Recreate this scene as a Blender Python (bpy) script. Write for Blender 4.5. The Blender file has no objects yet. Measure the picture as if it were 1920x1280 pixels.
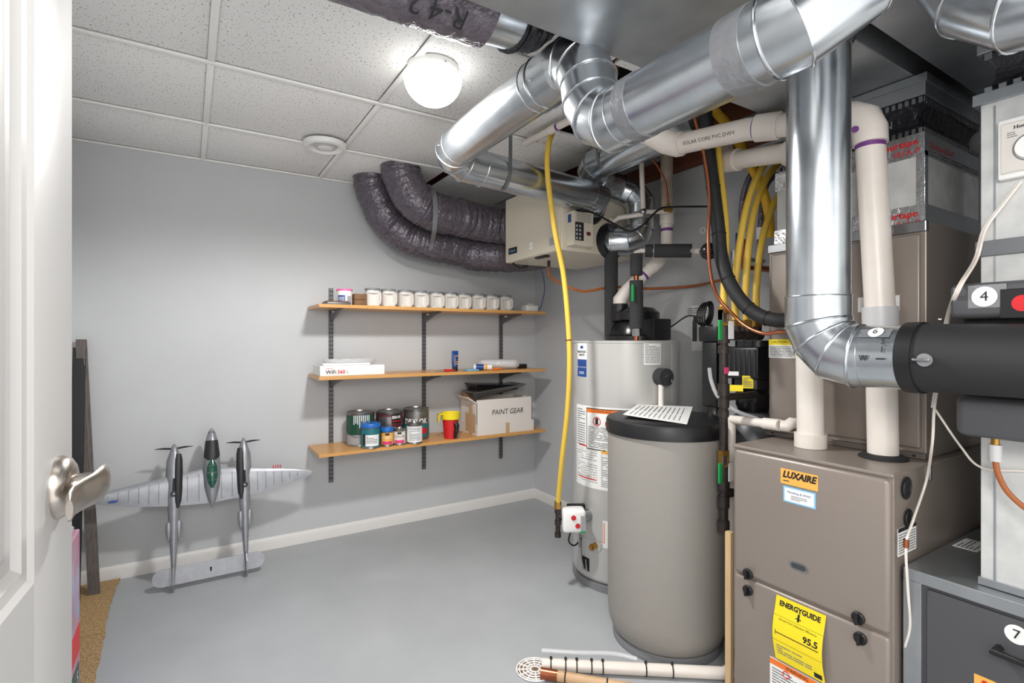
import bpy, bmesh, math, random
from mathutils import Vector, Matrix
random.seed(7)
S = bpy.context.scene
C = S.collection
# ------------------------------------------------------------------ camera, world, lights, exposure
FPX, HOR, CH, YAW = 973.0, 636.0, 1.22, math.radians(31.96)
cam_d = bpy.data.cameras.new('camera'); cam = bpy.data.objects.new('camera', cam_d); C.objects.link(cam)
cam.location = (0, 0, CH); cam.rotation_euler = (math.pi/2, 0, -YAW)
cam_d.sensor_width = 36; cam_d.lens = FPX/1920*36; cam_d.shift_y = (HOR-640)/1920; cam_d.clip_start = 0.02
S.camera = cam
w = bpy.data.worlds.new('world'); S.world = w; w.use_nodes = True
w.node_tree.nodes['Background'].inputs[0].default_value = (1.0, 0.98, 0.96, 1)
w.node_tree.nodes['Background'].inputs[1].default_value = 1.45
S.view_settings.view_transform = 'Standard'; S.view_settings.look = 'None'
S.view_settings.exposure = 0.4; S.view_settings.gamma = 1; S.view_settings.use_curve_mapping = False
LAMP, LAMP_W = 3.2, 90.0          # glow of the dome lamp's globe, power of the bulb in it
fill_data = bpy.data.lights.new('fill_light', 'POINT'); fill_data.energy = 44; fill_data.shadow_soft_size = .22; fill_data.color = (1, .97, .94)  # added soft fill just behind the camera, not a fixture of the room
ho = bpy.data.objects.new('fill_light', fill_data); C.objects.link(ho); ho.location = (-.03, -.22, 1.66)
# ------------------------------------------------------------------ pixel -> world helpers
SN, CS = math.sin(YAW), math.cos(YAW)
def ray(px, py):
    x = px-960
    return SN*FPX+CS*x, CS*FPX-SN*x, HOR-py
def R(px, py, X=None, Y=None, Z=None, d=None):
    a, b, c = ray(px, py)
    t = X/a if X is not None else Y/b if Y is not None else (Z-CH)/c if Z is not None else d/FPX
    return Vector((a*t, b*t, CH+c*t))
def theta(px, cen, r):
    a, b, _ = ray(px, 0); n = math.hypot(a, b); a /= n; b /= n
    s = a*cen[0]+b*cen[1]; q = s*s-(cen[0]**2+cen[1]**2-r*r)
    t = s-math.sqrt(max(q, 0)); return math.atan2(b*t-cen[1], a*t-cen[0])
# ------------------------------------------------------------------ materials
def lin(c):
    return tuple(((v/255)/12.92 if v/255 <= .04045 else ((v/255+.055)/1.055)**2.4) for v in c)+(1,)
MT = {}
def mat(name, col, rough=.5, metal=0, col2=None, scale=20, amt=.5, bump=0, bscale=60, spec=None, emit=0, aniso=None, alpha=None, trans=0):
    m = bpy.data.materials.new(name); m.use_nodes = True; nt = m.node_tree; p = nt.nodes['Principled BSDF']
    p.inputs['Base Color'].default_value = lin(col); p.inputs['Roughness'].default_value = rough; p.inputs['Metallic'].default_value = metal
    if spec is not None: p.inputs['Specular IOR Level'].default_value = spec
    if trans: p.inputs['Transmission Weight'].default_value = trans
    if alpha is not None: p.inputs['Alpha'].default_value = alpha
    if emit:
        p.inputs['Emission Color'].default_value = lin(col); p.inputs['Emission Strength'].default_value = emit
    tc = nt.nodes.new('ShaderNodeTexCoord')
    def noise(s, det=4, stretch=None):
        n = nt.nodes.new('ShaderNodeTexNoise'); n.inputs['Scale'].default_value = s; n.inputs['Detail'].default_value = det
        if stretch:
            mp = nt.nodes.new('ShaderNodeMapping'); mp.inputs['Scale'].default_value = stretch
            nt.links.new(tc.outputs['Object'], mp.inputs['Vector']); nt.links.new(mp.outputs['Vector'], n.inputs['Vector'])
        else: nt.links.new(tc.outputs['Object'], n.inputs['Vector'])
        return n
    if col2 is not None:
        n = noise(scale, 5, aniso); rp = nt.nodes.new('ShaderNodeValToRGB')
        rp.color_ramp.elements[0].position = .5-amt/2; rp.color_ramp.elements[1].position = .5+amt/2
        rp.color_ramp.elements[0].color = lin(col); rp.color_ramp.elements[1].color = lin(col2)
        nt.links.new(n.outputs['Fac'], rp.inputs['Fac']); nt.links.new(rp.outputs['Color'], p.inputs['Base Color'])
    if bump:
        n = noise(bscale, 3, aniso); b = nt.nodes.new('ShaderNodeBump'); b.inputs['Strength'].default_value = bump; b.inputs['Distance'].default_value = .01
        nt.links.new(n.outputs['Fac'], b.inputs['Height']); nt.links.new(b.outputs['Normal'], p.inputs['Normal'])
    MT[name] = m; return m
def specks(name, col, dark, scale, thr, rough, stretch=(1, 1, 1)):
    m = mat(name, col, rough); nt = m.node_tree; p = nt.nodes['Principled BSDF']
    tc = nt.nodes.new('ShaderNodeTexCoord'); mp = nt.nodes.new('ShaderNodeMapping'); mp.inputs['Scale'].default_value = stretch
    n = nt.nodes.new('ShaderNodeTexNoise'); n.inputs['Scale'].default_value = scale; n.inputs['Detail'].default_value = 1
    rp = nt.nodes.new('ShaderNodeValToRGB'); rp.color_ramp.elements[0].position = thr-.015; rp.color_ramp.elements[1].position = thr+.015
    rp.color_ramp.elements[0].color = lin(dark); rp.color_ramp.elements[1].color = lin(col)
    nt.links.new(tc.outputs['Object'], mp.inputs[0]); nt.links.new(mp.outputs[0], n.inputs['Vector']); nt.links.new(n.outputs['Fac'], rp.inputs[0]); nt.links.new(rp.outputs[0], p.inputs['Base Color'])
    return m
mat('wall', (193, 195, 197), .75, col2=(198, 200, 202), scale=3, bump=.06, bscale=260)
mat('floor', (164, 167, 170), .42, col2=(174, 177, 180), scale=4, amt=.5, bump=.08, bscale=30)
mat('white_paint', (226, 224, 221), .45); mat('door_white', (182, 181, 180), .4, bump=.02, bscale=90)
specks('tile', (242, 241, 239), (165, 163, 160), 150, .335, .85, (1, .7, 1))
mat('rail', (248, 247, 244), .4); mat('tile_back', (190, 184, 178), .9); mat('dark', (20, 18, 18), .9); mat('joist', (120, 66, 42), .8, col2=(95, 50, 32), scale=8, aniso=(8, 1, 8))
mat('galv', (186, 192, 198), .25, .95, col2=(205, 210, 214), scale=14, bump=.05, bscale=7)
mat('galv_dull', (158, 163, 167), .42, .85, col2=(185, 189, 192), scale=9, bump=.05, bscale=20)
mat('galv_dirty', (190, 192, 192), .55, .3, col2=(216, 217, 215), scale=18, bump=.05, bscale=50)
mat('galv_bead', (200, 204, 208), .22, 1); mat('strap_metal', (135, 138, 142), .4, .9); mat('duct_tape', (134, 136, 140), .38, .35, bump=.5, bscale=35)
mat('flex', (118, 112, 120), .26, .35, col2=(88, 82, 92), scale=40, bump=.9, bscale=38); mat('flex_black', (38, 37, 42), .25, .2, bump=.8, bscale=40)
mat('foil', (205, 207, 210), .25, .9, bump=.3, bscale=60)
mat('furnace', (146, 136, 128), .36, .25, bump=.03, bscale=200); mat('furnace_in', (112, 104, 98), .45, .3); mat('cabinet_grey', (84, 85, 88), .4, .2)
mat('heater', (186, 185, 182), .3, .1); mat('brine', (150, 146, 140), .5, bump=.1, bscale=160); mat('black', (22, 22, 24), .42); mat('black_gloss', (20, 20, 22), .22)
mat('foam', (44, 44, 46), .9, col2=(60, 60, 62), scale=150, bump=.4, bscale=200); mat('rubber', (33, 33, 35), .6)
mat('pvc', (234, 228, 221), .35, col2=(224, 214, 204), scale=10); mat('pvc_dirty', (205, 192, 176), .5, col2=(168, 150, 132), scale=14, amt=.3); mat('pvc_grey', (196, 195, 197), .4); mat('purple', (112, 58, 130), .5)
mat('pipe_tan', (208, 176, 138), .45, col2=(190, 152, 112), scale=12)
mat('yellow_hose', (222, 186, 72), .45); mat('yellow_deep', (222, 172, 20), .45, bump=.3, bscale=120)
mat('copper', (184, 110, 76), .3, .85, col2=(140, 82, 58), scale=12); mat('brass', (176, 134, 66), .3, .9); mat('iron', (66, 58, 54), .5, .5, col2=(44, 40, 38), scale=40); mat('pex_brown', (160, 92, 46), .4)
mat('green', (24, 150, 76), .4); mat('nickel', (190, 182, 174), .28, 1); mat('steel', (170, 172, 175), .3, 1)
mat('beige', (208, 200, 182), .45); mat('beige_dark', (188, 178, 158), .5); mat('white', (238, 238, 236), .45); mat('paper', (236, 236, 234), .8); mat('paper_grey', (160, 160, 162), .8); mat('jug', (214, 210, 204), .4); mat('lid_grey', (128, 129, 132), .45)
mat('ink', (28, 28, 30), .7); mat('ink_grey', (120, 120, 122), .8); mat('red', (206, 32, 38), .45); mat('orange', (238, 122, 44), .6); mat('amber', (236, 176, 84), .6); mat('sign_yellow', (246, 222, 34), .6); mat('blue', (28, 70, 140), .4); mat('blue_lid', (30, 104, 186), .4); mat('sky', (130, 190, 226), .6); mat('pink', (238, 110, 170), .45); mat('teal', (32, 110, 118), .45); mat('dkgreen', (26, 74, 58), .4); mat('maroon', (92, 36, 44), .45); mat('magenta', (220, 60, 120), .5)
mat('tin', (150, 148, 146), .32, .8, col2=(130, 126, 122), scale=30)
mat('shelf_wood', (216, 164, 98), .32, col2=(200, 146, 82), scale=6, aniso=(1, 9, 9), amt=.6); mat('upright', (104, 105, 109), .4, .35); mat('slot', (30, 30, 32), .8)
mat('cardboard_white', (226, 218, 210), .8); mat('cardboard', (196, 164, 124), .85); mat('wood_raw', (214, 186, 144), .7, col2=(196, 164, 120), scale=6, aniso=(9, 9, 1)); mat('wood_brown', (132, 98, 66), .7, col2=(104, 76, 52), scale=20)
mat('carpet', (214, 180, 130), .95, col2=(160, 126, 86), scale=120, amt=.35, bump=1, bscale=160); mat('trim_grey', (112, 104, 100), .6, col2=(72, 66, 64), scale=10, aniso=(20, 20, 1))
mat('plane_silver', (158, 160, 164), .38, .45, col2=(142, 144, 150), scale=25, bump=.08, bscale=30); mat('plane_dark', (36, 36, 40), .5); mat('canopy', (30, 84, 66), .12, spec=.8); mat('clear', (235, 238, 240), .08, alpha=.32, spec=.8)
mat('print', (196, 92, 104), .3, col2=(150, 170, 200), scale=9, amt=.35); mat('bag', (225, 227, 230), .15, alpha=.55, spec=.9, bump=.8, bscale=40)
mat('globe', (255, 253, 248), .4, emit=LAMP); mat('lcd', (60, 66, 70), .2)
# ------------------------------------------------------------------ mesh builder
LOC = {}
class MB:
    def __init__(s): s.bm = bmesh.new()
    def verts(s, pts): return [s.bm.verts.new(p) for p in pts]
    def face(s, vs):
        try: return s.bm.faces.new(vs)
        except ValueError: return None
    def box(s, lo, hi, bev=0, M=None, seg=2):
        b = bmesh.new(); bmesh.ops.create_cube(b, size=1)
        lo = Vector(lo); hi = Vector(hi); c = (lo+hi)/2; d = hi-lo
        for v in b.verts: v.co = Vector((v.co.x*d.x+c.x, v.co.y*d.y+c.y, v.co.z*d.z+c.z))
        if bev: bmesh.ops.bevel(b, geom=list(b.edges), offset=bev, segments=seg, affect='EDGES', profile=.5)
        if M is not None: bmesh.ops.transform(b, matrix=M, verts=b.verts)
        s.join(b); return s
    def join(s, b):
        vm = {v: s.bm.verts.new(v.co) for v in b.verts}
        for f in b.faces: s.face([vm[v] for v in f.verts])
        b.free()
    def loft(s, rings, caps=True, closed=True):
        vr = [s.verts(r) for r in rings]; n = len(vr[0])
        for a, b in zip(vr, vr[1:]):
            for i in range(n if closed else n-1): s.face([a[i], a[(i+1) % n], b[(i+1) % n], b[i]])
        if caps: s.face(vr[0][::-1]); s.face(vr[-1])
        return s
    def tube(s, pts, r, n=20, caps=True, wob=0):
        pts = [Vector(p) for p in pts]; k = len(pts); rs = r if isinstance(r, (list, tuple)) else [r]*k
        ds = [(pts[i+1]-pts[i]).normalized() for i in range(k-1)]
        d0 = ds[0]; up = Vector((0, 0, 1)) if abs(d0.z) < .9 else Vector((1, 0, 0))
        e1 = d0.cross(up).normalized(); e2 = d0.cross(e1)
        off = [e1*math.cos(2*math.pi*i/n)+e2*math.sin(2*math.pi*i/n) for i in range(n)]
        rings = []; cur = off
        for i in range(k):
            if i == 0: N = ds[0]; D = ds[0]
            elif i == k-1: N = ds[-1]; D = ds[-1]
            else: N = (ds[i-1]+ds[i]).normalized(); D = ds[i-1]
            if i > 0: cur = [o-D*(o.dot(N)/D.dot(N)) for o in cur]
            ring = []
            for o in cur:
                rr = rs[i]*(1+(random.uniform(-wob, wob) if wob else 0)); ring.append(pts[i]+o*rr)
            rings.append(ring)
        return s.loft(rings, caps)
    def cyl(s, a, b, r, r2=None, n=24): return s.tube([a, b], [r, r if r2 is None else r2], n)
    def lathe(s, cen, prof, n=40, M=None):
        rings = []
        for r, z in prof:
            ring = [Vector((max(r, 1e-4)*math.cos(2*math.pi*i/n), max(r, 1e-4)*math.sin(2*math.pi*i/n), z)) for i in range(n)]
            rings.append([(M @ p if M is not None else p)+Vector(cen) for p in ring])
        return s.loft(rings)
    def prism(s, poly, vec):
        vec = Vector(vec); a = [Vector(p) for p in poly]; return s.loft([a, [p+vec for p in a]])
    def torus(s, cen, axis, R_, r, n=32, m=8):
        axis = Vector(axis).normalized(); up = Vector((0, 0, 1)) if abs(axis.z) < .9 else Vector((1, 0, 0))
        e1 = axis.cross(up).normalized(); e2 = axis.cross(e1); rings = []
        for i in range(n+1):
            q = 2*math.pi*i/n; u = e1*math.cos(q)+e2*math.sin(q)
            rings.append([Vector(cen)+u*(R_+r*math.cos(2*math.pi*j/m))+axis*(r*math.sin(2*math.pi*j/m)) for j in range(m)])
        return s.loft(rings, caps=False)
    def sphere(s, cen, r, n=20, m=12, M=None):
        prof = [(r*math.sin(math.pi*i/m), -r*math.cos(math.pi*i/m)) for i in range(m+1)]
        return s.lathe(cen, prof, n, M)
    def build(s, name, m, parent=None, smooth=35, kind=None):
        bmesh.ops.remove_doubles(s.bm, verts=s.bm.verts, dist=2e-5)
        bmesh.ops.recalc_face_normals(s.bm, faces=s.bm.faces)
        me = bpy.data.meshes.new(name); s.bm.to_mesh(me); s.bm.free()
        return finish(name, me, m, parent, smooth, kind)
def finish(name, me, m, parent=None, smooth=35, kind=None):
    if parent is None:
        xs = [v.co for v in me.vertices]
        o0 = Vector(((min(v.x for v in xs)+max(v.x for v in xs))/2, (min(v.y for v in xs)+max(v.y for v in xs))/2, min(v.z for v in xs)))
        base = o0
    else:
        base = LOC[parent.name]; o0 = None
    me.transform(Matrix.Translation(-base))
    if smooth: me.shade_smooth(); me.set_sharp_from_angle(angle=math.radians(smooth))
    me.materials.append(MT[m]); o = bpy.data.objects.new(name, me); C.objects.link(o)
    if parent is None: o.location = base
    else: o.parent = parent
    LOC[o.name] = base.copy()
    if kind: o['kind'] = kind
    return o
def thing(name, loc, label, cat, group=None):
    o = bpy.data.objects.new(name, None); C.objects.link(o); o.location = loc; o.empty_display_size = .05
    LOC[o.name] = Vector(loc); return tag(o, label, cat, group)
def tag(o, label, cat=None, group=None, kind=None):
    if label: o['label'] = label
    if cat: o['category'] = cat
    if group: o['group'] = group
    if kind: o['kind'] = kind
    return o
def struct(o): o['kind'] = 'structure'; return o
def copy_tree(o, off, parent=None):
    c = o.copy(); C.objects.link(c); c.parent = parent
    if parent is None: c.location = o.location+Vector(off)
    LOC[c.name] = LOC[o.name]+Vector(off)
    for ch in [k for k in bpy.data.objects if k.parent == o]: copy_tree(ch, off, c)
    return c
def sm(pts, n=8):
    pts = [Vector(p) for p in pts]; P = [pts[0]*2-pts[1]]+pts+[pts[-1]*2-pts[-2]]; out = []
    for i in range(1, len(P)-2):
        for j in range(n):
            t = j/n; a, b, c, d = P[i-1], P[i], P[i+1], P[i+2]
            out.append(.5*((2*b)+(c-a)*t+(2*a-5*b+4*c-d)*t*t+(3*b-a-3*c+d)*t**3))
    return out+[pts[-1]]
# surfaces that carry print: planar(O, facing) or cylinder
Z3 = Vector((0, 0, 1))
def plane(O, n):
    n = Vector(n).normalized(); r = Z3.cross(n) if abs(n.z) < .9 else Vector((1, 0, 0)); u = n.cross(r); O = Vector(O)
    return lambda x, y, h=0: O+r*x+u*y+n*h
def plane2(O, r, u):
    r = Vector(r).normalized(); u = Vector(u).normalized(); n = r.cross(u); O = Vector(O)
    return lambda x, y, h=0: O+r*x+u*y+n*h
def cylmap(cen, r, th, z0):
    def f(x, y, h=0):
        q = th+x/r; return Vector((cen[0]+(r+h)*math.cos(q), cen[1]+(r+h)*math.sin(q), z0+y))
    return f
def patch(mp, x0, y0, x1, y1, name, m, parent, h=.0012, nx=10, t=.0012):
    b = MB(); rings = []
    for i in range(nx+1):
        x = x0+(x1-x0)*i/nx; rings.append([mp(x, y0, h), mp(x, y1, h), mp(x, y1, h-t), mp(x, y0, h-t)])
    b.loft(rings); return b.build(name, m, parent, 30)
def bars(mp, rects, name, m, parent, h=.0016):
    b = MB()
    for (x0, y0, x1, y1) in rects:
        k = max(1, int(abs(x1-x0)/.03)); rr = []
        for i in range(k+1):
            x = x0+(x1-x0)*i/k; rr.append([mp(x, y0, h), mp(x, y1, h), mp(x, y1, h-.0003), mp(x, y0, h-.0003)])
        b.loft(rr)
    return b.build(name, m, parent, 0)
def fine(mp, x0, y0, x1, y1, rows, name='fine_print', m='ink_grey', parent=None, h=.0016, fill=.4):
    rc = []; dy = (y1-y0)/rows
    for i in range(rows):
        yb = y0+dy*(i+.5)-dy*fill/2; x = x0
        while x < x1-.002:
            L = min(random.uniform(.1, .34)*(x1-x0), x1-x); rc.append((x, yb, x+L*.9, yb+dy*fill)); x += L
            if random.random() < .06: break
    return bars(mp, rc, name, m, parent, h)
def text(mp, s, x, y, size, m, parent, name='lettering', h=.0018, align='CENTER', sx=1, shear=0, bold=0, rot=0):
    cu = bpy.data.curves.new('t', 'FONT'); cu.body = s; cu.size = size; cu.align_x = align; cu.align_y = 'CENTER'; cu.resolution_u = 2; cu.shear = shear; cu.offset = bold
    ob = bpy.data.objects.new('t', cu); C.objects.link(ob); bpy.context.view_layer.update()
    me = bpy.data.meshes.new_from_object(ob.evaluated_get(bpy.context.evaluated_depsgraph_get())); bpy.data.objects.remove(ob); bpy.data.curves.remove(cu)
    cr, sr = math.cos(rot), math.sin(rot)
    for v in me.vertices:
        a, b = v.co.x*sx, v.co.y; v.co = mp(x+a*cr-b*sr, y+a*sr+b*cr, h)
    me.materials.clear(); return finish(name, me, m, parent, 0)
# ================================================================== the setting
XL, XB, YA, ZC = -.50, 2.274, 3.31, 2.205
struct(MB().box((XL-.1, -.6, -.1), (XB+.1, YA+.1, 0)).build('floor', 'floor', smooth=0))
struct(MB().box((XL-.1, YA, 0), (XB+.1, YA+.1, 2.5)).build('wall_back', 'wall', smooth=0))
struct(MB().box((XB, -.6, 0), (XB+.1, YA, 2.5)).build('wall_right', 'wall', smooth=0))
struct(MB().box((XL-.1, .9, 0), (XL, YA, 2.5)).build('wall_left', 'wall', smooth=0))
def baseboard(a, b, inn, name):
    a, b, i = Vector(a), Vector(b), Vector(inn); pr = [(0, 0), (.012, 0), (.012, .05), (.009, .06), (.005, .068), (0, .07)]
    m = MB(); m.prism([a+i*x+Z3*z for x, z in pr], b-a); return struct(m.build(name, 'white_paint', smooth=30))
baseboard((XL, YA, 0), (XB, YA, 0), (0, -1, 0), 'baseboard_back'); baseboard((XB, YA-.012, 0), (XB, 2.3, 0), (-1, 0, 0), 'baseboard_right')
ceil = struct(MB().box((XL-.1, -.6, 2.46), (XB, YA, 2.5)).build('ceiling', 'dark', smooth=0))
GX = [XL, .068, .678, 1.288, 1.898, XB]; GY = [.3, .909, 1.518, 2.128, 2.747, YA]
def tile(x0, y0, x1, y1, dz=0, m='tile', tilt=0):
    b = MB(); g = .0115; b.box((x0+g, y0+g, ZC+.002), (x1-g, y1-g, ZC+.018), .003)
    for v in b.bm.verts: v.co.z += dz+tilt*(v.co.x-x0)
    b.build('ceiling_tile', m, ceil)
for j in range(5):
    tile(GX[0], GY[j], GX[1], GY[j+1])
    if j != 0: tile(GX[1], GY[j], GX[2], GY[j+1])
    else: tile(GX[1], .3, GX[2], .909)
for j in (2, 3, 4): tile(GX[2], GY[j], GX[3], GY[j+1])
tile(GX[2], 1.30, GX[3]-.25, 1.518); tile(1.06, .909, 1.288, 1.518)
tile(GX[3], 2.128, GX[4], 2.747, 0, 'tile'); tile(GX[3]+.03, 2.76, GX[4], YA, -.012, 'tile', .01); tile(GX[3], 1.518, 1.46, 2.128); tile(1.46, 1.96, 1.80, 2.128, -.01)
tile(GX[3], .95, GX[4], 1.4)
def rail(x0, y0, x1, y1):
    b = MB()
    if abs(x1-x0) > abs(y1-y0): b.box((x0, y0-.012, ZC-.008), (x1, y0+.012, ZC), .0025); b.box((x0, y0-.002, ZC), (x1, y0+.002, ZC+.03))
    else: b.box((x0-.012, y0, ZC-.007), (x0+.012, y1, ZC), .0025); b.box((x0-.002, y0, ZC), (x0+.002, y1, ZC+.03))
    b.build('grid_rail', 'rail', ceil)
for y in GY[1:-1]: rail(XL, y, 1.288 if y > 1.4 else .678, y)
rail(1.30, 2.128, 1.45, 2.128); rail(XL, YA-.012, 1.29, YA-.012)
for x in GX[1:3]:
    for j in range(5): rail(x, GY[j]+.013, x, GY[j+1]-.013)
rail(1.288, 1.53, 1.288, 2.115); rail(1.288, 2.141, 1.288, 2.735)
for i, x in enumerate((.95, 1.36, 1.77, 2.16)):
    MB().box((x-.019, .3, 2.245), (x+.019, YA, 2.46)).build('joist', 'joist', ceil, 0)
MB().box((2.20, .3, 2.13), (XB-.001, 2.6, 2.2)).build('ledger_board', 'joist', ceil, 0)
# ---- door with lever handle
dE = Vector((-.118, .807, 0)); dd = Vector((.059, .998, 0)).normalized(); dn = Vector((dd.y, -dd.x, 0))
DM = Matrix(((-dd.x, dn.x, 0, dE.x), (-dd.y, dn.y, 0, dE.y), (0, 0, 1, 0), (0, 0, 0, 1)))     # local: s along door from free edge, n out, z
LOC_d = dE
door = struct(bpy.data.objects.new('door_1', None)); C.objects.link(door); door.location = dE; LOC[door.name] = dE.copy()
b = MB(); T = -.035
b.box((0, T, .012), (.138, 0, 2.03), .0015, DM); b.box((.62, T, .012), (.76, 0, 2.03), .0015, DM)
for z0, z1 in ((.012, .24), (.78, .985), (1.90, 2.03)): b.box((.138, T, z0), (.62, 0, z1), 0, DM)
b.build('door_frame', 'door_white', door, 30)
for z0, z1 in ((.24, .78), (.985, 1.90)):
    b = MB(); x0, x1 = .138, .62
    prof = [(0, 0), (.006, -.004), (.016, -.005), (.024, -.011), (.036, -.012)]
    rings = []
    for k, h in prof: rings.append([DM @ Vector(p) for p in ((x0+k, h, z0+k), (x1-k, h, z0+k), (x1-k, h, z1-k), (x0+k, h, z1-k))])
    b.loft(rings, caps=False); b.build('panel_molding', 'door_white', door, 20)
    b = MB(); k0, k1 = .036, .075
    b.loft([[DM @ Vector(p) for p in ((x0+k, h, z0+k), (x1-k, h, z0+k), (x1-k, h, z1-k), (x0+k, h, z1-k))] for k, h in ((k0, -.012), (k0+.004, -.010), (k1, -.003))])
    b.build('door_panel', 'door_white', door, 20)
hz, hs = 1.058, .060
def D(s_, n_, z_): return DM @ Vector((s_, n_, z_))
b = MB(); b.tube([D(hs, h, hz) for h in (0, .004, .010, .014, .016)], [.034, .034, .031, .025, .018], 40); ros = b.build('handle_rosette', 'nickel', door)
b = MB(); b.tube([D(hs, .014, hz), D(hs, .038, hz)], .0125, 28); b.build('handle_neck', 'nickel', ros)
b = MB(); rr = []
for s_, n_, z_, hh, tt in ((.044, .034, hz+.002, .010, .004), (.048, .037, hz+.003, .016, .006), (.058, .040, hz+.003, .0185, .0065), (.072, .040, hz+.002, .0185, .006), (.088, .036, hz, .017, .0048), (.105, .030, hz-.001, .016, .0040), (.122, .026, hz-.002, .0155, .0036), (.138, .0265, hz-.004, .0150, .0036), (.146, .028, hz-.005, .010, .003)):
    rr.append([D(s_, n_+tt*math.cos(q), z_+hh*math.sin(q)) for q in [2*math.pi*i/16 for i in range(16)]])
b.loft(rr); tag(b.build('handle_lever', 'nickel', door, 50), 'satin nickel curved lever')
# ---- lamp and air valve on the ceiling
lp = R(812, 125, Z=ZC); lp.z = 0
lamp = thing('ceiling_lamp', (lp.x, lp.y, ZC-.1), 'round white dome ceiling lamp, switched on', 'lamp')
MB().lathe((lp.x, lp.y, 0), [(.0, ZC-.003), (.092, ZC-.003), (.092, ZC-.012), (.088, ZC-.03), (.084, ZC-.036), (0, ZC-.036)], 48).build('lamp_base', 'white', lamp)
pr = [(.083, ZC-.037)]+[(.104*math.cos(q), ZC-.045-.095*math.sin(q)) for q in [math.radians(a) for a in range(0, 91, 10)]]
MB().lathe((lp.x, lp.y, 0), [(0, ZC-.037)]+pr, 48).build('lamp_globe', 'globe', lamp)
bulb = bpy.data.lights.new('lamp_bulb', 'SPOT'); bulb.energy = LAMP_W; bulb.spot_size = math.radians(172); bulb.spot_blend = .35; bulb.shadow_soft_size = .08; bulb.color = (1, .985, .96)
bo = bpy.data.objects.new('lamp_bulb', bulb); C.objects.link(bo); bo.parent = lamp; bo.location = (0, 0, -.05)
for q in (.6, 2.7, 4.8): MB().sphere((lp.x+.09*math.cos(q), lp.y+.09*math.sin(q), ZC-.02), .004, 8, 6).build('thumb_screw', 'steel', lamp)
vp = R(610, 266, Z=ZC)
vent = thing('ceiling_vent', (vp.x, vp.y, ZC-.03), 'round white ceiling air valve near the wall', 'vent')
MB().lathe((vp.x, vp.y, 0), [(.06, ZC-.009), (.104, ZC-.009), (.104, ZC-.016), (.098, ZC-.030), (.082, ZC-.034), (.072, ZC-.026), (.06, ZC-.016)], 48).build('vent_ring', 'white', vent)
MB().lathe((vp.x, vp.y, 0), [(0, ZC-.030), (.04, ZC-.031), (.052, ZC-.028), (.056, ZC-.02), (.03, ZC-.012), (0, ZC-.009)], 40).build('vent_disc', 'pvc_grey', vent)
MB().lathe((vp.x, vp.y, 0), [(0, ZC-.033), (.03, ZC-.034), (.036, ZC-.031), (0, ZC-.030)], 40).build('vent_cap', 'white', vent)
# ================================================================== shelves
YS0, YS1 = 2.995, 3.296
for X, lab in ((.746, 'left'), (1.356, 'middle'), (1.963, 'right')):
    u = thing('shelf_upright', (X, 3.295, .34), f'{lab} slotted dark metal shelf upright screwed to the wall', 'shelf rail', 'shelf uprights')
    b = MB(); b.box((X-.013, 3.296, .34), (X+.013, 3.3095, 1.535), .001); b.build('rail', 'upright', u, 0)
    b = MB(); z = .36
    while z < 1.52:
        for sx in (-.006, .006): b.box((X+sx-.0025, 3.2954, z), (X+sx+.0025, 3.2965, z+.014))
        z += .0255
    b.build('rail_slots', 'slot', u, 0, 'stuff')
for z, lab in ((1.417, 'top wooden wall shelf, carrying white canisters'), (1.012, 'middle wooden wall shelf, carrying a white carton and tools'), (.583, 'bottom wooden wall shelf, carrying paint cans')):
    s_ = thing('wall_shelf', (1.38, 3.15, z-.019), lab, 'shelf', 'wall shelves')
    MB().box((.612, YS0, z-.019), (2.15, YS1, z), .0015).build('shelf_board', 'shelf_wood', s_, 0)
    for X in (.746, 1.356, 1.963):
        b = MB(); poly = [(X-.007, 3.294, z-.020), (X-.007, 3.03, z-.020), (X-.007, 3.03, z-.030), (X-.007, 3.10, z-.038), (X-.007, 3.26, z-.075), (X-.007, 3.294, z-.09)]
        b.prism(poly, (.014, 0, 0)); br = b.build('shelf_bracket', 'upright', s_, 0)
        MB().box((X-.009, 3.20, z-.036), (X-.0065, 3.235, z-.026)).build('bracket_clip', 'white', br, 0)
ZS1, ZS2, ZS3 = 1.4175, 1.0125, .5835
# top shelf: flat tin, tub, blocks, ten canisters, router
p = R(609, 562, Y=3.12)
t = thing('flat_case', (p.x, 3.13, ZS1), 'flat dark grey case at the left end of the top shelf', 'case')
MB().box((.665, 3.04, ZS1), (.80, 3.20, ZS1+.016), .003).build('case_body', 'upright', t); MB().box((.672, 3.05, ZS1+.0162), (.793, 3.19, ZS1+.024), .003).build('case_lid', 'wood_brown', t)
def canister_round(x, y, z, r, h, name, label, cat, body, lid, group=None, lid_h=.012, lid_r=None, taper=1):
    t = thing(name, (x, y, z), label, cat, group); lr = lid_r or r*1.05
    MB().lathe((x, y, z), [(0, 0), (r*.97*taper, 0), (r*taper, .004), (r, h-lid_h), (0, h-lid_h)], 36).build('body', body, t)
    if lid: MB().lathe((x, y, z), [(0, h-lid_h+.0004), (lr, h-lid_h+.0004), (lr, h-.002), (lr*.96, h), (0, h)], 36).build('lid', lid, t)
    return t
tx = R(646, 556, Y=3.1).x
t = canister_round(tx, 3.10, ZS1, .043, .096, 'plastic_tub', 'white tub with pink lid and blue label', 'tub', 'white', 'pink')
f = cylmap((tx, 3.10), .043, theta(640, (tx, 3.1), .043), ZS1); lb = patch(f, -.022, .012, .022, .058, 'tub_label', 'blue', t); fine(f, -.017, .02, .017, .05, 4, 'label_print', 'white', lb)
f2 = cylmap((tx, 3.10), .043, theta(655, (tx, 3.1), .043), ZS1); patch(f2, -.014, .012, .014, .055, 'side_label', 'paper_grey', t)
bx = R(673, 556, Y=3.1).x
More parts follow.
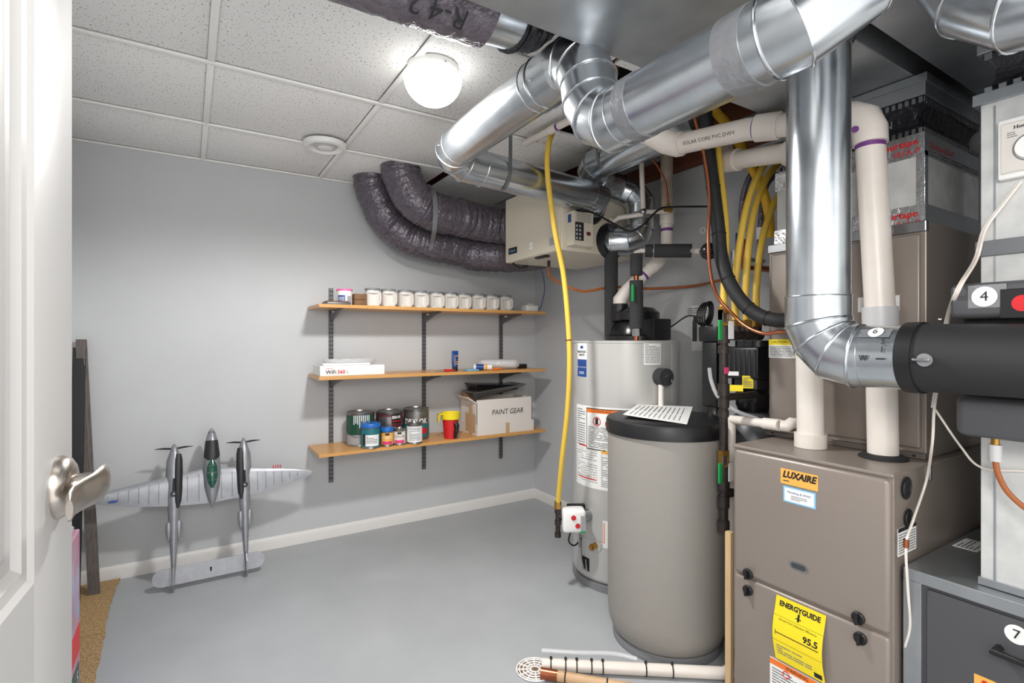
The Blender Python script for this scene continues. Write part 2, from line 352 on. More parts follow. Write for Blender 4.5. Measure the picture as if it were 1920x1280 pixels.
for k in range(2):
    o = MB().box((bx-.037, 3.06, ZS1+k*.036), (bx+.037, 3.15, ZS1+.0345+k*.036), .002).build('sanding_block', 'wood_brown'); tag(o, ('lower' if k == 0 else 'upper')+' brown block of the pair beside the pink-lidded tub', 'block', 'brown blocks')
def jug(x, y, z):
    t = thing('coffee_canister', (x, y, z), 'x', 'canister', 'white canisters on the top shelf'); n = 40; rings = []
    for k in range(19):
        h = k/18; zz = z+.094*h; base = .046 if .06 < h < .93 else .043 if h <= .06 else .041
        ring = []
        for i in range(n):
            q = 2*math.pi*i/n; e = 3.2; rr = base/((abs(math.cos(q))**e+abs(math.sin(q))**e)**(1/e))*.97
            dq = (math.degrees(q)-262) % 360; dq = dq-360 if dq > 180 else dq
            wgt = max(0, 1-(max(abs(dq)/34, abs(h-.46)/.37))**6)
            rr -= .019*min(1, wgt*2.0); ring.append((x+rr*math.cos(q), y+rr*math.sin(q), zz))
        rings.append(ring)
    MB().loft(rings).build('body', 'jug', t, 50)
    MB().lathe((x, y, z), [(0, .0945), (.045, .0945), (.0455, .105), (.043, .108), (0, .108)], 36).build('lid', 'lid_grey', t)
    MB().tube(sm([(x+.031, y-.040, z+.080), (x+.034, y-.045, z+.068), (x+.034, y-.045, z+.03), (x+.031, y-.040, z+.014)], 4), .006, 10).build('handle', 'jug', t)
    return t
cx = [698.5, 728.5, 759.5, 787.5, 817.5, 843.5, 868.5, 895.5, 919.5, 947]
X0 = R(cx[0], 560, Y=3.09).x; j0 = jug(X0, 3.09, ZS1)
words = ['first', 'second', 'third', 'fourth', 'fifth', 'sixth', 'seventh', 'eighth', 'ninth', 'tenth']
for i, c_ in enumerate(cx):
    o = j0 if i == 0 else copy_tree(j0, (R(c_, 560, Y=3.09).x-X0, random.uniform(-.006, .006), 0))
    o['label'] = f'{words[i]} white grey-lidded canister from the left on the top shelf'
xr = R(993, 573, Y=3.08).x
t = thing('wifi_device', (xr, 3.08, ZS1), 'small white box with a blue cable on the top shelf', 'device')
MB().box((xr-.05, 3.04, ZS1), (xr+.05, 3.12, ZS1+.045), .010, None, 3).build('body', 'white', t); MB().box((xr-.03, 3.05, ZS1+.0452), (xr+.02, 3.11, ZS1+.056), .004).build('top_bump', 'jug', t)
o = MB().tube(sm([(xr+.052, 3.09, ZS1+.014), (xr+.10, 3.09, ZS1+.03), R(1021, 545, Y=3.0), R(1018, 515, Y=2.85), R(1009, 495, Y=2.62)+Vector((0, 0, .01))], 8), .0028, 8).build('network_cable', 'blue'); tag(o, 'thin blue cable rising from shelf end to beige ventilator', 'cable')
# middle shelf
x0, x1 = R(600, 700, Y=3.03).x, R(721, 700, Y=3.03).x
t = thing('white_carton', ((x0+x1)/2, 3.11, ZS2), 'flat white printed carton on the middle shelf', 'box')
MB().box((x0, 3.03, ZS2), (x1, 3.22, ZS2+.058), .002).build('carton', 'white', t, 0)
f = plane(((x0+x1)/2, 3.03, ZS2+.029), (0, -1, 0))
text(f, 'WiFi', -.125, -.008, .03, 'ink', t, bold=.0004); text(f, '360', -.068, -.008, .03, 'red', t, bold=.0006); text(f, 'i', -.034, -.008, .03, 'ink', t); fine(f, -.15, .010, -.09, .016, 1, 'small_print', 'red', t)
def leaf(z, tilt, nm='paper_bundle'):
    b = MB(); b.box((x0+.02, 3.05, z), (x1-.08, 3.21, z+.012), .002); return b
tag(leaf(ZS2+.0585, 0).build('instruction_booklet', 'paper'), 'white booklet lying on the white carton', 'booklet')
t = thing('plastic_tray', (x0+.17, 3.13, ZS2+.071), 'shallow clear plastic tray lid on the white booklet', 'tray')
rr = []
for k, (sx, sz) in enumerate(((.145, .0), (.15, .008), (.16, .016), (.155, .020), (.148, .017), (.14, .004), (.02, .004))):
    rr.append([(x0+.19+sx*math.cos(q)*(1), 3.13+.07*sx/.15*math.sin(q), ZS2+.0715+sz) for q in [2*math.pi*i/32 for i in range(32)]])
MB().loft(rr).build('tray_shell', 'bag', t); MB().torus((x0+.19, 3.13, ZS2+.089), (0, 0, 1), .075, .002, 32, 6).build('tray_rim', 'clear', t)
def px_x(px, y): return R(px, 600, Y=y).x
X = px_x(853, 3.1)
t = thing('adhesive_tube', (X, 3.10, ZS2), 'blue squeeze tube standing on its black cap', 'tube')
MB().lathe((X, 3.10, ZS2), [(0, 0), (.018, 0), (.018, .024), (.016, .026), (0, .026)], 24).build('cap', 'black', t)
b = MB(); rr = []
for h, a_, c_ in ((.0265, .019, .019), (.05, .021, .018), (.09, .023, .010), (.122, .0245, .002), (.132, .0245, .0018)): rr.append([(X+a_*math.cos(q), 3.10+c_*math.sin(q), ZS2+h) for q in [2*math.pi*i/24 for i in range(24)]])
b.loft(rr); tb = b.build('tube_body', 'blue', t, 50); f = plane((X, 3.079, ZS2+.06), (0, -1, 0)); fine(f, -.014, -.02, .014, .045, 5, 'label_print', 'amber', tb, .001)
X = px_x(838, 3.06)
t = thing('utility_knife', (X, 3.06, ZS2), 'small red and steel knife lying left of the blue tube', 'knife')
MB().tube([(X-.02, 3.06, ZS2+.008), (X+.045, 3.05, ZS2+.008)], [.008, .007], 12).build('grip', 'red', t); MB().box((X-.075, 3.055, ZS2+.003), (X-.018, 3.066, ZS2+.006)).build('blade', 'steel', t)
X = px_x(882, 3.07); o = MB().box((X-.04, 3.03, ZS2), (X+.045, 3.10, ZS2+.010), .003).build('tape_packet', 'sky'); tag(o, 'flat pale blue packet right of the blue tube', 'packet')
t = thing('caulk_tube', (px_x(905, 3.08), 3.08, ZS2), 'printed white tube lying beside the plastic wrapped roll', 'tube'); a, c_ = (px_x(888, 3.1), 3.10, ZS2+.0205), (px_x(922, 3.05), 3.05, ZS2+.0205)
MB().tube([a, c_], .02, 24).build('barrel', 'white', t); MB().tube([Vector(a).lerp(Vector(c_), .12), Vector(a).lerp(Vector(c_), .55)], .0205, 24).build('print_band', 'blue', t); MB().tube([Vector(a).lerp(Vector(c_), .58), Vector(a).lerp(Vector(c_), .75)], .0205, 24).build('print_stripe', 'amber', t)
t = thing('wrapped_roll', (px_x(942, 3.12), 3.12, ZS2), 'white roll wrapped in crinkled clear plastic', 'roll'); a, c_ = Vector((px_x(903, 3.16), 3.17, ZS2+.036)), Vector((px_x(965, 3.08), 3.07, ZS2+.036))
MB().tube([a, c_], .03, 28).build('roll_core', 'white', t); MB().tube([a.lerp(c_, x) for x in (-.08, 0, .2, .4, .6, .8, 1, 1.1)], [.012, .033, .035, .034, .0355, .034, .034, .02], 28, wob=.03).build('plastic_wrap', 'bag', t, 60); MB().tube([c_, c_+(c_-a).normalized()*.004], .022, 20).build('roll_end', 'ink', t)
X = px_x(978, 3.15); o = MB().box((X-.035, 3.12, ZS2), (X+.03, 3.17, ZS2+.03), .006).build('black_clamp', 'black'); tag(o, 'small black plastic piece at the right end of middle shelf', 'clamp')
X = px_x(931, 3.03); o = MB().tube([(X-.03, 3.035, ZS2+.008), (X+.02, 3.03, ZS2+.008), (X+.04, 3.027, ZS2+.008)], [.008, .008, .003], 12).build('paint_marker', 'orange'); tag(o, 'orange marker lying in front of the wrapped roll', 'marker')
# bottom shelf: cans
def can(px, y, r, h, label, body, rim='tin', lidc=None, name='paint_can', handle=True, band=None):
    X = px_x(px, y); t = thing(name, (X, y, ZS3), label, 'can', 'paint cans on the bottom shelf')
    MB().lathe((X, y, ZS3), [(0, 0), (r, 0), (r, .003), (r-.002, .006), (r-.002, h-.008), (r, h-.005), (r, h), (r-.006, h+.001), (r-.009, h-.006), (0, h-.006)], 40).build('can_body', rim, t)
    f = cylmap((X, y), r-.002, theta(px, (X, y), r), ZS3)
    lb = patch(f, -math.pi*(r-.002)*.98, .010, math.pi*(r-.002)*.98, h-.016, 'paper_label', body, t, nx=40)
    if band: patch(f, -math.pi*r*.9, .010, math.pi*r*.9, h*.34, 'label_band', band, t, h=.002, nx=36)
    if lidc: MB().lathe((X, y, ZS3), [(0, h+.0015), (r*1.03, h-.01), (r*1.05, h-.008), (r*1.05, h+.010), (r*1.0, h+.014), (0, h+.014)], 36).build('lid', lidc, t)
    if handle:
        pts = [f(-r*1.5, h*.6, .003), f(-r*1.1, h*.42, .006), f(-r*.3, h*.30, .008), f(r*.5, h*.36, .008), f(r*1.3, h*.6, .003)]; MB().tube(sm(pts, 6), .0016, 6).build('wire_handle', 'steel', t)
    return t, f, lb
t, f, lb = can(676, 3.17, .083, .198, 'large dark green gallon paint can, leftmost of the back cans', 'dkgreen', band='paper_grey')
b = []
for k in range(9): b.append((-.04+k*.011, .18-random.uniform(.03, .09), -.035+k*.011, .184))
bars(f, b, 'paint_drips', 'paper', lb, .003); text(f, 'P', .035, .10, .035, 'white', lb, h=.003)
t, f, lb = can(730, 3.18, .083, .190, 'grey and maroon gallon paint can, middle of the back cans', 'maroon')
patch(f, -.075, .095, .012, .16, 'house_picture', 'tin', lb, .002); pt = patch(f, .015, .12, .075, .175, 'brand_panel', 'black', lb, .002); text(f, 'BEHR', .045, .155, .024, 'white', pt, h=.003, bold=.0006); fine(f, .02, .125, .07, .14, 1, 'brand_line', 'red', pt, .003); text(f, 'WEATHER', .03, .085, .024, 'white', lb, h=.003)
t, f, lb = can(780, 3.17, .083, .195, 'white and teal gallon masonry paint can, rightmost of the back cans', 'tin', handle=False)
patch(f, -.14, .02, .14, .10, 'label_band', 'teal', lb, .002, 30); text(f, 'DRYLOK', .0, .118, .045, 'white', lb, h=.003, bold=.001, sx=.85); patch(f, .035, .04, .075, .075, 'label_patch', 'red', lb, .003)
t, f, lb = can(695, 3.045, .056, .13, 'small teal quart can with a bright blue plastic lid', 'teal', lidc='blue_lid', handle=False)
patch(f, -.03, .015, .05, .08, 'white_panel', 'paper', lb, .002); bars(f, [(-.045, .02, -.03, .085)], 'code_strip', 'ink', lb, .003); fine(f, -.025, .03, .04, .075, 5, 'label_print', 'ink_grey', lb, .003)
for px, col_, lab in ((726, 'amber', 'small orange sample paint jar with blue lid'), (749, 'cardboard_white', 'small pale sample paint jar with tin lid')):
    t, f, lb = can(px, 3.04, .037, .096, lab, col_, lidc='blue_lid' if px == 726 else None, handle=False, name='sample_jar')
    patch(f, -.03, .012, .03, .03, 'pink_band', 'magenta', lb, .002); patch(f, -.012, .066, .012, .078, 'logo_patch', 'black', lb, .002); text(f, 'COLOR', 0, .052, .019, 'white' if px == 726 else 'ink_grey', lb, h=.003)
t, f, lb = can(777, 3.035, .049, .122, 'plain white labelled quart can in front of teal masonry can', 'paper', handle=False); fine(f, -.03, .02, .035, .10, 9, 'label_print', 'ink_grey', lb, .002)
# red paint cup with yellow insert
X = px_x(845, 3.06)
t = thing('paint_cup', (X, 3.06, ZS3), 'red and black hand-held paint cup', 'cup')
MB().lathe((X, 3.06, ZS3), [(0, 0), (.042, 0), (.052, .12), (.049, .12), (.040, .004), (0, .004)], 32).build('cup', 'red', t)
f = cylmap((X, 3.06), .048, theta(852, (X, 3.06), .048), ZS3); b = MB(); b.tube(sm([f(.006, .10, .004), f(.008, .08, .014), f(.004, .04, .012), f(0, .01, .002)], 5), [.016]*6+[.014]*5+[.010]*5, 14); b.build('grip', 'black', t)
t = thing('scraper_tub', (X, 3.06, ZS3+.121), 'yellow plastic pail liner with a hook resting in the red cup', 'liner')
MB().lathe((X, 3.06, ZS3), [(.040, .1205), (.058, .123), (.062, .165), (.058, .165), (.05, .128), (0, .128)], 32).build('liner', 'sign_yellow', t)
b = MB(); b.box((X-.092, 3.04, ZS3+.156), (X-.05, 3.07, ZS3+.162), .001); b.box((X-.092, 3.04, ZS3+.11), (X-.087, 3.07, ZS3+.162), .001); b.build('hook', 'sign_yellow', t)
# paint gear carton
x0, x1 = px_x(894, 3.02), px_x(997, 3.02)
t = thing('paint_gear_carton', ((x0+x1)/2, 3.14, ZS3), 'open white cardboard carton with handwritten PAINT GEAR', 'box')
b = MB(); th = .004; H1 = .235
for lo, hi in (((x0, 3.02, ZS3), (x1, 3.02+th, ZS3+H1)), ((x0, 3.26-th, ZS3), (x1, 3.26, ZS3+H1)), ((x0, 3.02, ZS3), (x0+th, 3.26, ZS3+H1-.02)), ((x1-th, 3.02, ZS3), (x1, 3.26, ZS3+H1)), ((x0, 3.02, ZS3), (x1, 3.26, ZS3+th))): b.box(lo, hi, .0008)
b.build('carton_body', 'cardboard_white', t, 0)
b = MB(); b.box((x0-.003, 3.013, ZS3), (x1+.012, 3.018, ZS3+.075), .0008); b.box((x0-.004, 3.013, ZS3), (x0, 3.262, ZS3+.075), .0008); b.build('lower_sleeve', 'cardboard_white', t, 0)
f = plane(((x0+x1)/2, 3.02, ZS3), (0, -1, 0)); text(f, 'PAINT GEAR', .02, .145, .05, 'ink', t, 'handwriting', .002, shear=.15, sx=.9)
f = plane(((x0+x1)/2, 3.013, ZS3), (0, -1, 0)); patch(f, -.0, .0, .03, .07, 'packing_tape', 'cardboard', t); f = plane((x0-.004, 3.14, ZS3), (-1, 0, 0)); patch(f, -.03, .02, .11, .14, 'side_tape', 'cardboard', t, .003); patch(f, .02, .0, .07, .2, 'side_tape_strip', 'cardboard', t, .0035)
b = MB(); b.prism([(x0, 3.03, ZS3+H1-.02), (x0, 3.25, ZS3+H1-.02), (x0-.05, 3.26, ZS3+H1+.02), (x0-.05, 3.06, ZS3+H1+.015)], (.003, 0, .004)); b.build('carton_flap', 'cardboard_white', t, 0)
def tray(x0, x1, y0, y1, z, dep, m, nm, lab, tilt):
    t = thing(nm, ((x0+x1)/2, (y0+y1)/2, z), lab, 'paint tray', 'paint trays in the carton'); b = MB(); rr = []
    for k, h in ((0, .006), (0, 0), (.004, 0), (.02, -dep), (.024, -dep), (.022, -dep+.003), (.008, .003)):
        rr.append([(x, y, z+h+dep+tilt*(x-x0)+(0 if h >= 0 else dep*.7*(x-x0)/(x1-x0))) for x, y in ((x0+k, y0+k), (x1-k, y0+k), (x1-k, y1-k), (x0+k, y1-k))])
    b.loft(rr).build('tray_body', m, t, 20)
    MB().loft([[(x0+.03, y0+.03, z+.006), (x1-.05, y0+.03, z+.006+tilt*.2+dep*.6), (x1-.05, y1-.03, z+.006+tilt*.2+dep*.6), (x0+.03, y1-.03, z+.006)], [(x0+.03, y0+.03, z+.010), (x1-.05, y0+.03, z+.010+tilt*.2+dep*.6), (x1-.05, y1-.03, z+.010+tilt*.2+dep*.6), (x0+.03, y1-.03, z+.010)]]).build('dried_paint', 'ink', t, 0)
tray(x0+.0, x1-.03, 3.04, 3.25, ZS3+H1+.003, .04, 'tin', 'metal_paint_tray', 'grey metal paint tray on top of the carton', .10)
tray(x0+.02, x1-.05, 3.06, 3.24, ZS3+H1+.055, .04, 'black_gloss', 'plastic_paint_tray', 'black paint tray stacked on the metal tray', -.05)
o = MB().tube([(x0-.055, 3.13, ZS3+H1+.045), (x0-.035, 3.13, ZS3+H1+.03), (x0+.05, 3.13, ZS3+H1-.03)], [.014, .013, .009], 12).build('brush_handle', 'wood_brown'); tag(o, 'brown wooden brush handle poking out of the carton', 'brush')
# ================================================================== model airplane leaning on the back wall
AL = math.radians(14); aB = Vector((.097, 3.005, .002)); aU = Vector((0, math.sin(AL), math.cos(AL))); aN = Vector((0, -math.cos(AL), math.sin(AL)))
def A(s_, l, h=0): return aB+Vector((1, 0, 0))*s_+aU*l+aN*h
pl = thing('model_airplane', tuple(aB), 'silver twin-boom model airplane standing on its tail against wall', 'model airplane')
def body(name, secs, m, parent, s0=0, n=20, smooth=50):
    b = MB(); b.loft([[A(s0+a_*math.cos(2*math.pi*i/n), l, h0+c_*math.sin(2*math.pi*i/n)) for i in range(n)] for l, a_, c_, h0 in secs]); return b.build(name, m, parent, smooth)
ROOT = .467
for sg in (-1, 1):
    b = MB(); rr = []
    for s_, le, te, tk in ((0, .565, .385, .024), (.158, .545, .395, .021), (.30, .525, .415, .015), (.42, .505, .44, .010), (.475, .492, .455, .007), (.498, .482, .466, .003)):
        c_ = le-te; sec = [(1, 0), (.93, .6), (.75, 1), (.45, .8), (.15, .3), (0, 0), (.15, -.15), (.5, -.35), (.85, -.4)]
        rr.append([A(sg*s_, te+c_*u, tk*h*.5+.004+s_*.05) for u, h in sec])
    b.loft(rr); wg = b.build('wing', 'plane_silver', pl, 50)
    for s_ in [.05, .1, .22, .26, .30, .34, .38, .42]:
        le = .565-.13*s_-(.0 if s_ < .4 else .006); te = .385+.08*s_+(.035*max(0, s_-.25)/.17)
        MB().tube([A(sg*s_, te+.012, .008+s_*.05+.003), A(sg*s_, (le+te)/2, .008+s_*.05+.009-.014*s_), A(sg*s_, le-.02, .008+s_*.05+.009-.014*s_)], .0011, 6).build('wing_rib', 'plane_silver', wg)
    if sg > 0:
        for k in range(4): MB().tube([A(.30+k*.012, .520, .02), A(.30+k*.012, .538, .02)], [.003, .002], 8).build('rocket_tip', 'red', wg)
    else: MB().loft([[A(-.40+.02*math.cos(q), .455+.006*math.sin(q), .030) for q in [i*.5236 for i in range(12)]], [A(-.40+.02*math.cos(q), .455+.006*math.sin(q), .0315) for q in [i*.5236 for i in range(12)]]]).build('roundel', 'blue', wg)
    s0 = sg*.158
    bm_ = body('boom', [(.025, .006, .010, .0), (.10, .010, .014, .0), (.20, .016, .018, .0), (.30, .021, .022, .0), (.38, .027, .026, .0), (.45, .034, .030, 0), (.56, .036, .032, 0), (.62, .033, .029, 0), (.665, .019, .019, 0)], 'plane_silver', pl, s0)
    body('anti_glare_panel', [(.385, .006, .006, .021), (.42, .016, .014, .018), (.48, .0205, .019, .016), (.56, .0215, .020, .016), (.62, .020, .018, .014), (.65, .014, .013, .010)], 'plane_dark', bm_, s0+(.0165 if sg < 0 else -.0165))
    MB().torus(A(s0, .455, .036), aN, .010, .004, 16, 6).build('turbocharger', 'plane_dark', bm_); MB().tube([A(s0, .47, .034), A(s0, .53, .034)], [.006, .004], 8).build('exhaust_pipe', 'plane_dark', bm_)
    body('spinner', [(.666, .018, .018, 0), (.682, .014, .014, 0), (.697, .007, .007, 0), (.704, .001, .001, 0)], 'plane_silver', bm_, s0)
    for q in (0, 1):
        b = MB(); sg2 = 1 if q else -1
        b.loft([[A(s0+sg2*.012, .676, .003), A(s0+sg2*.012, .684, -.001), A(s0+sg2*.012, .682, -.003), A(s0+sg2*.012, .674, .001)], [A(s0+sg2*.045, .680, .004), A(s0+sg2*.045, .688, -.002), A(s0+sg2*.045, .686, -.004), A(s0+sg2*.045, .678, .002)], [A(s0+sg2*.082, .683, .001), A(s0+sg2*.082, .685, 0), A(s0+sg2*.082, .684, -.001), A(s0+sg2*.082, .682, 0)]]); b.build('propeller_blade', 'plane_dark', bm_, 20)
    for k in (-1, 1): body('radiator_scoop', [(.225, .002, .003, 0), (.25, .010, .012, 0), (.285, .015, .016, 0), (.310, .014, .015, 0), (.322, .008, .010, 0)], 'plane_silver', bm_, s0+k*.021)
    b = MB(); fin = [(.0, -.02), (.0, .03), (.03, .055), (.075, .06), (.11, .04), (.125, .0), (.10, -.03), (.05, -.045), (.015, -.04)]
    b.prism([A(s0-.003, l, h) for l, h in fin], (.006, 0, 0)); b.build('tail_fin', 'plane_silver', bm_, 20)
b = MB(); out = []
for k in range(9): q = -math.pi/2+math.pi*k/8; out.append((.205+.04*math.cos(q), .065+.04*math.sin(q)))
for k in range(9): q = math.pi/2+math.pi*k/8; out.append((-.205+.04*math.cos(q), .065+.04*math.sin(q)))
b.prism([A(s_, l, -.004) for s_, l in out], aN*.010); tp = b.build('tailplane', 'plane_silver', pl, 30); MB().tube([A(0, .055, .007), A(0, .075, .007)], [.003, .005], 8).build('tail_mark', 'plane_dark', tp)
pod = body('fuselage_pod', [(.362, .002, .003, .01), (.40, .018, .020, .01), (.47, .036, .036, .01), (.55, .041, .040, .01), (.63, .036, .035, .008), (.70, .029, .029, .005), (.735, .021, .021, .003), (.757, .012, .012, .002), (.768, .002, .002, .002)], 'plane_silver', pl, .008)
body('nose_panel', [(.585, .018, .010, .034), (.60, .036, .0355, .0105), (.63, .0370, .0360, .0082), (.665, .0335, .0328, .0068), (.702, .0295, .0295, .0055)], 'plane_dark', pod, .008)
body('canopy', [(.46, .006, .006, .043), (.49, .020, .020, .040), (.53, .026, .024, .038), (.57, .024, .021, .035), (.60, .012, .012, .036)], 'canopy', pod, .008)
for l, a_ in ((.50, .0225), (.535, .027), (.57, .0245)): MB().tube([A(.008+a_*math.cos(q), l, .038+a_*.93*math.sin(q)) for q in [math.pi*i/12 for i in range(13)]], .0014, 6).build('canopy_frame', 'plane_silver', pod)
for k in (-.012, -.004, .004, .012): MB().box(tuple(A(.008+k-.0016, .738, .018)), tuple(A(.008+k+.0016, .738, .018)+Vector((.0, .004, .010)))).build('gun_port', 'plane_dark', pod, 0)
# ================================================================== things behind the door
a, c_ = R(166, 1118, Z=0), R(143, 636, Y=3.285)
t = thing('trim_board', tuple(a), 'long dark grey trim board leaning in the left corner', 'board')
d = (c_-a); b = MB(); rt = Vector((1, 0, 0)); nn = Vector((0, -1, 0)); w_ = .045
b.loft([[a, a+rt*w_, a+rt*w_+nn*.018, a+nn*.018], [c_, c_+rt*w_*.9, c_+rt*w_*.9+nn*.018, c_+nn*.018]]); b.build('board', 'trim_grey', t, 0); MB().loft([[p_+nn*.018+rt*k_ for p_, k_ in ((a, .030), (a, .034))]+[p_+nn*.0195+rt*k_ for p_, k_ in ((a, .034), (a, .030))], [p_+nn*.018+rt*k_ for p_, k_ in ((c_, .027), (c_, .031))]+[p_+nn*.0195+rt*k_ for p_, k_ in ((c_, .031), (c_, .027))]]).build('edge_bead', 'furnace_in', t, 0)
a2, c2 = Vector((-.475, 3.10, 0)), Vector((-.475, 3.28, 1.18)); b = MB(); b.loft([[a2, a2+rt*.05, a2+rt*.05+nn*.015, a2+nn*.015], [c2, c2+rt*.05, c2+rt*.05+nn*.015, c2+nn*.015]]); o = b.build('dark_board', 'black', smooth=0); tag(o, 'black board leaning between the trim board and the door edge', 'board')
t = thing('toy_carton', (-.38, 1.8, 0), 'tall carton with pink and red print behind the door edge', 'box')
MB().box((-.46, 1.55, .0), (-.275, 2.0, .655), .003).build('carton', 'print', t, 0)
f = plane((-.275, 1.8, 0), (1, 0, 0)); patch(f, .02, .30, .19, .38, 'printed_red_band', 'red', t); patch(f, .05, .20, .18, .27, 'printed_green_patch', 'dkgreen', t); text(f, '5', .15, .235, .05, 'white', t); patch(f, .0, .02, .2, .18, 'printed_pale_panel', 'paper_grey', t)
MB().box((-.45, 1.56, .656), (-.285, 1.99, .672), .008).build('plastic_cover', 'bag', t)
b = MB(); b.box((-.455, 2.05, .655), (-.395, 2.6, .70), .01); b.box((-.455, 2.05, 0), (-.395, 2.6, .655), .003); tag(b.build('navy_case', 'blue'), 'dark blue case standing behind the printed carton', 'case')
for (y0, y1, x1, lab) in ((2.712, 3.285, -.292, 'tan speckled carpet strip touching the baseboard'), (2.05, 2.708, -.272, 'tan speckled carpet strip nearer the door')):
    b = MB(); n = 26; top = []; L = []; Rr = []
    for k in range(n+1):
        y = y0+(y1-y0)*k/n; L.append((-.49, y)); Rr.append((x1+random.uniform(-.004, .004)-(.02*(k/n) if y0 < 2.6 else .012*math.sin(k/n*3)), y))
    poly = [(x, y) for x, y in L]+[(x, y) for x, y in Rr[::-1]]
    b.prism([(x, y, .001) for x, y in poly], (0, 0, .009)); o = b.build('carpet_strip', 'carpet', smooth=0); tag(o, lab, 'carpet', 'carpet strips')
# ================================================================== overhead trunks and round ducts
t = thing('supply_duct', (.6, .87, 2.0), 'wide galvanized rectangular trunk duct under the ceiling', 'duct')
MB().box((-1.3, .673, 2.0), (2.27, 1.07, 2.2), .003).build('trunk_body', 'galv_dull', t, 0)
for x in (.15, 1.20): MB().box((x-.012, .668, 1.995), (x+.012, 1.075, 2.203), .002).build('drive_cleat', 'galv_dull', t, 0)
t = thing('return_duct', (1.6, .3, 2.0), 'galvanized rectangular return trunk above the drop at upper right', 'duct')
MB().box((.95, -.4, 2.0), (2.27, .62, 2.2), .003).build('trunk_body', 'galv_dull', t, 0)
MB().box((1.05, -.405, 1.997), (1.074, .625, 2.203), .001).build('drive_cleat', 'galv_dull', t, 0)
def ring(p, d, r, par, nm='seam_bead', m='galv_bead', rr=.0035): return MB().torus(p, d, r, rr, 36, 8).build(nm, m, par)
def segduct(t, pts, r, nm='duct_section', m='galv', beads=True, n=36):
    pts = [Vector(p) for p in pts]
    MB().tube(pts, r, n).build(nm, m, t, 25)
    if beads:
        for i in range(1, len(pts)-1):
            N = ((pts[i]-pts[i-1]).normalized()+(pts[i+1]-pts[i]).normalized()).normalized(); ring(pts[i], N, r*1.01, t)
def band(t, a, c_, r, nm, m, n=32): return MB().tube([a, c_], r, n).build(nm, m, t)
RD = .076; XP = .93
# main low run with tape, offset up to the high run, and its turn at the right
t = thing('round_duct', (XP, .75, 1.7), 'large round galvanized duct with duct tape crossing below the trunk', 'duct')
low = [(XP+.135, .425, 1.995), (XP+.07, .468, 1.850), (XP+.008, .528, 1.79), (XP, .565, 1.785), (XP, .955, 1.785)]
segduct(t, low, RD)
off = [(XP, .955, 1.785), (XP, .995, 1.785), (XP, 1.05, 1.815), (XP, 1.085, 1.87), (XP, 1.095, 1.925), (XP, 1.12, 1.975), (XP, 1.165, 2.005), (XP, 1.21, 2.01)]
segduct(t, off, RD+.0012, 'offset_elbow')
segduct(t, [(XP, 1.205, 2.01), (XP, 1.34, 2.01)], RD+.0015, 'adjustable_sleeve'); ring((XP, 1.30, 2.01), (0, 1, 0), RD+.002, t); ring((XP, 1.34, 2.01), (0, 1, 0), RD+.001, t, rr=.003)
segduct(t, [(XP, 1.335, 2.01), (XP, 1.90, 2.005)], RD, 'duct_section')
segduct(t, [(XP, 1.895, 2.005), (XP+.004, 1.945, 2.003), (XP+.03, 1.985, 1.99), (XP+.075, 2.0, 1.975), (XP+.12, 2.0, 1.97)], RD+.001, 'end_elbow')
segduct(t, [(XP+.115, 2.0, 1.97), (1.705, 2.0, 1.935)], RD, 'branch_section'); ring((XP+.16, 2.0, 1.968), (1, 0, -.06), RD+.001, t)
segduct(t, [(1.70, 2.0, 1.935), (1.735, 2.0, 1.928), (1.75, 2.03, 1.915), (1.75, 2.075, 1.905)], RD+.001, 'boot_elbow')
band(t, (XP, .885, 1.785), (XP, .925, 1.785), RD+.0022, 'tape_band', 'duct_tape'); band(t, (XP, .59, 1.785), (XP, .648, 1.785), RD+.0022, 'tape_band', 'duct_tape')
b = MB(); b.tube([(1.19, 2.0, 1.963-.079), (1.19, 1.921, 1.963), (1.19, 1.921, 2.0), (1.185, 1.93, 2.2)], .002, 6); b.build('hanger_strap', 'strap_metal', t)
b = MB(); pts = [(1.19, 2.0+.0785*math.cos(q), 1.962+.0785*math.sin(q)) for q in [math.radians(-100-i*10) for i in range(10)]]+[(1.19, 1.918, 2.2)]
b.loft([[Vector(p)+Vector((dx, 0, 0)) for dx in (-.009, .009)]+[Vector(p)+Vector((dx, -.0015, 0)) for dx in (.009, -.009)] for p in pts]); b.build('hanger_strap', 'strap_metal', t, 30)
for p in ((XP-.076, 1.27, 2.02), (XP-.074, 1.27, 1.985), (XP-.06, 1.10, 1.95), (XP-.077, 1.93, 2.0)): MB().sphere(p, .004, 8, 6).build('screw', 'steel', t)
# second run beside it, to the ventilator
X4, Z4 = 1.72, 2.095
t = thing('exhaust_duct', (X4, 1.8, 1.9), 'short round galvanized duct with strap above the beige ventilator', 'duct')
segduct(t, [(X4, 1.35, Z4), (X4, 1.96, Z4-.005), (X4+.02, 2.01, Z4-.02), (X4+.065, 2.03, Z4-.05), (X4+.11, 2.03, Z4-.07)], RD)
segduct(t, [(X4+.10, 2.03, Z4-.07), (1.93, 2.02, 2.01), (1.985, 1.98, 1.985), (2.01, 1.95, 1.93), (2.01, 1.95, 1.80), (1.99, 1.96, 1.75), (1.94, 1.985, 1.735), (1.90, 2.03, 1.735), (1.89, 2.075, 1.735)], RD-.002, 'drop_elbow')
ring((2.01, 1.95, 1.87), (0, 0, 1), RD, t)
b = MB(); pts = [(X4+.0785*math.cos(q), 1.87, Z4+.0785*math.sin(q)) for q in [math.radians(0-i*12) for i in range(16)]]+[(X4-.0785, 1.87, 2.24)]
b.loft([[Vector(p)+Vector((0, dx, 0)) for dx in (-.009, .009)]+[Vector(p)*1+Vector((-.0015, dx, 0)) for dx in (.009, -.009)] for p in pts]); b.build('hanger_strap', 'strap_metal', t, 30)
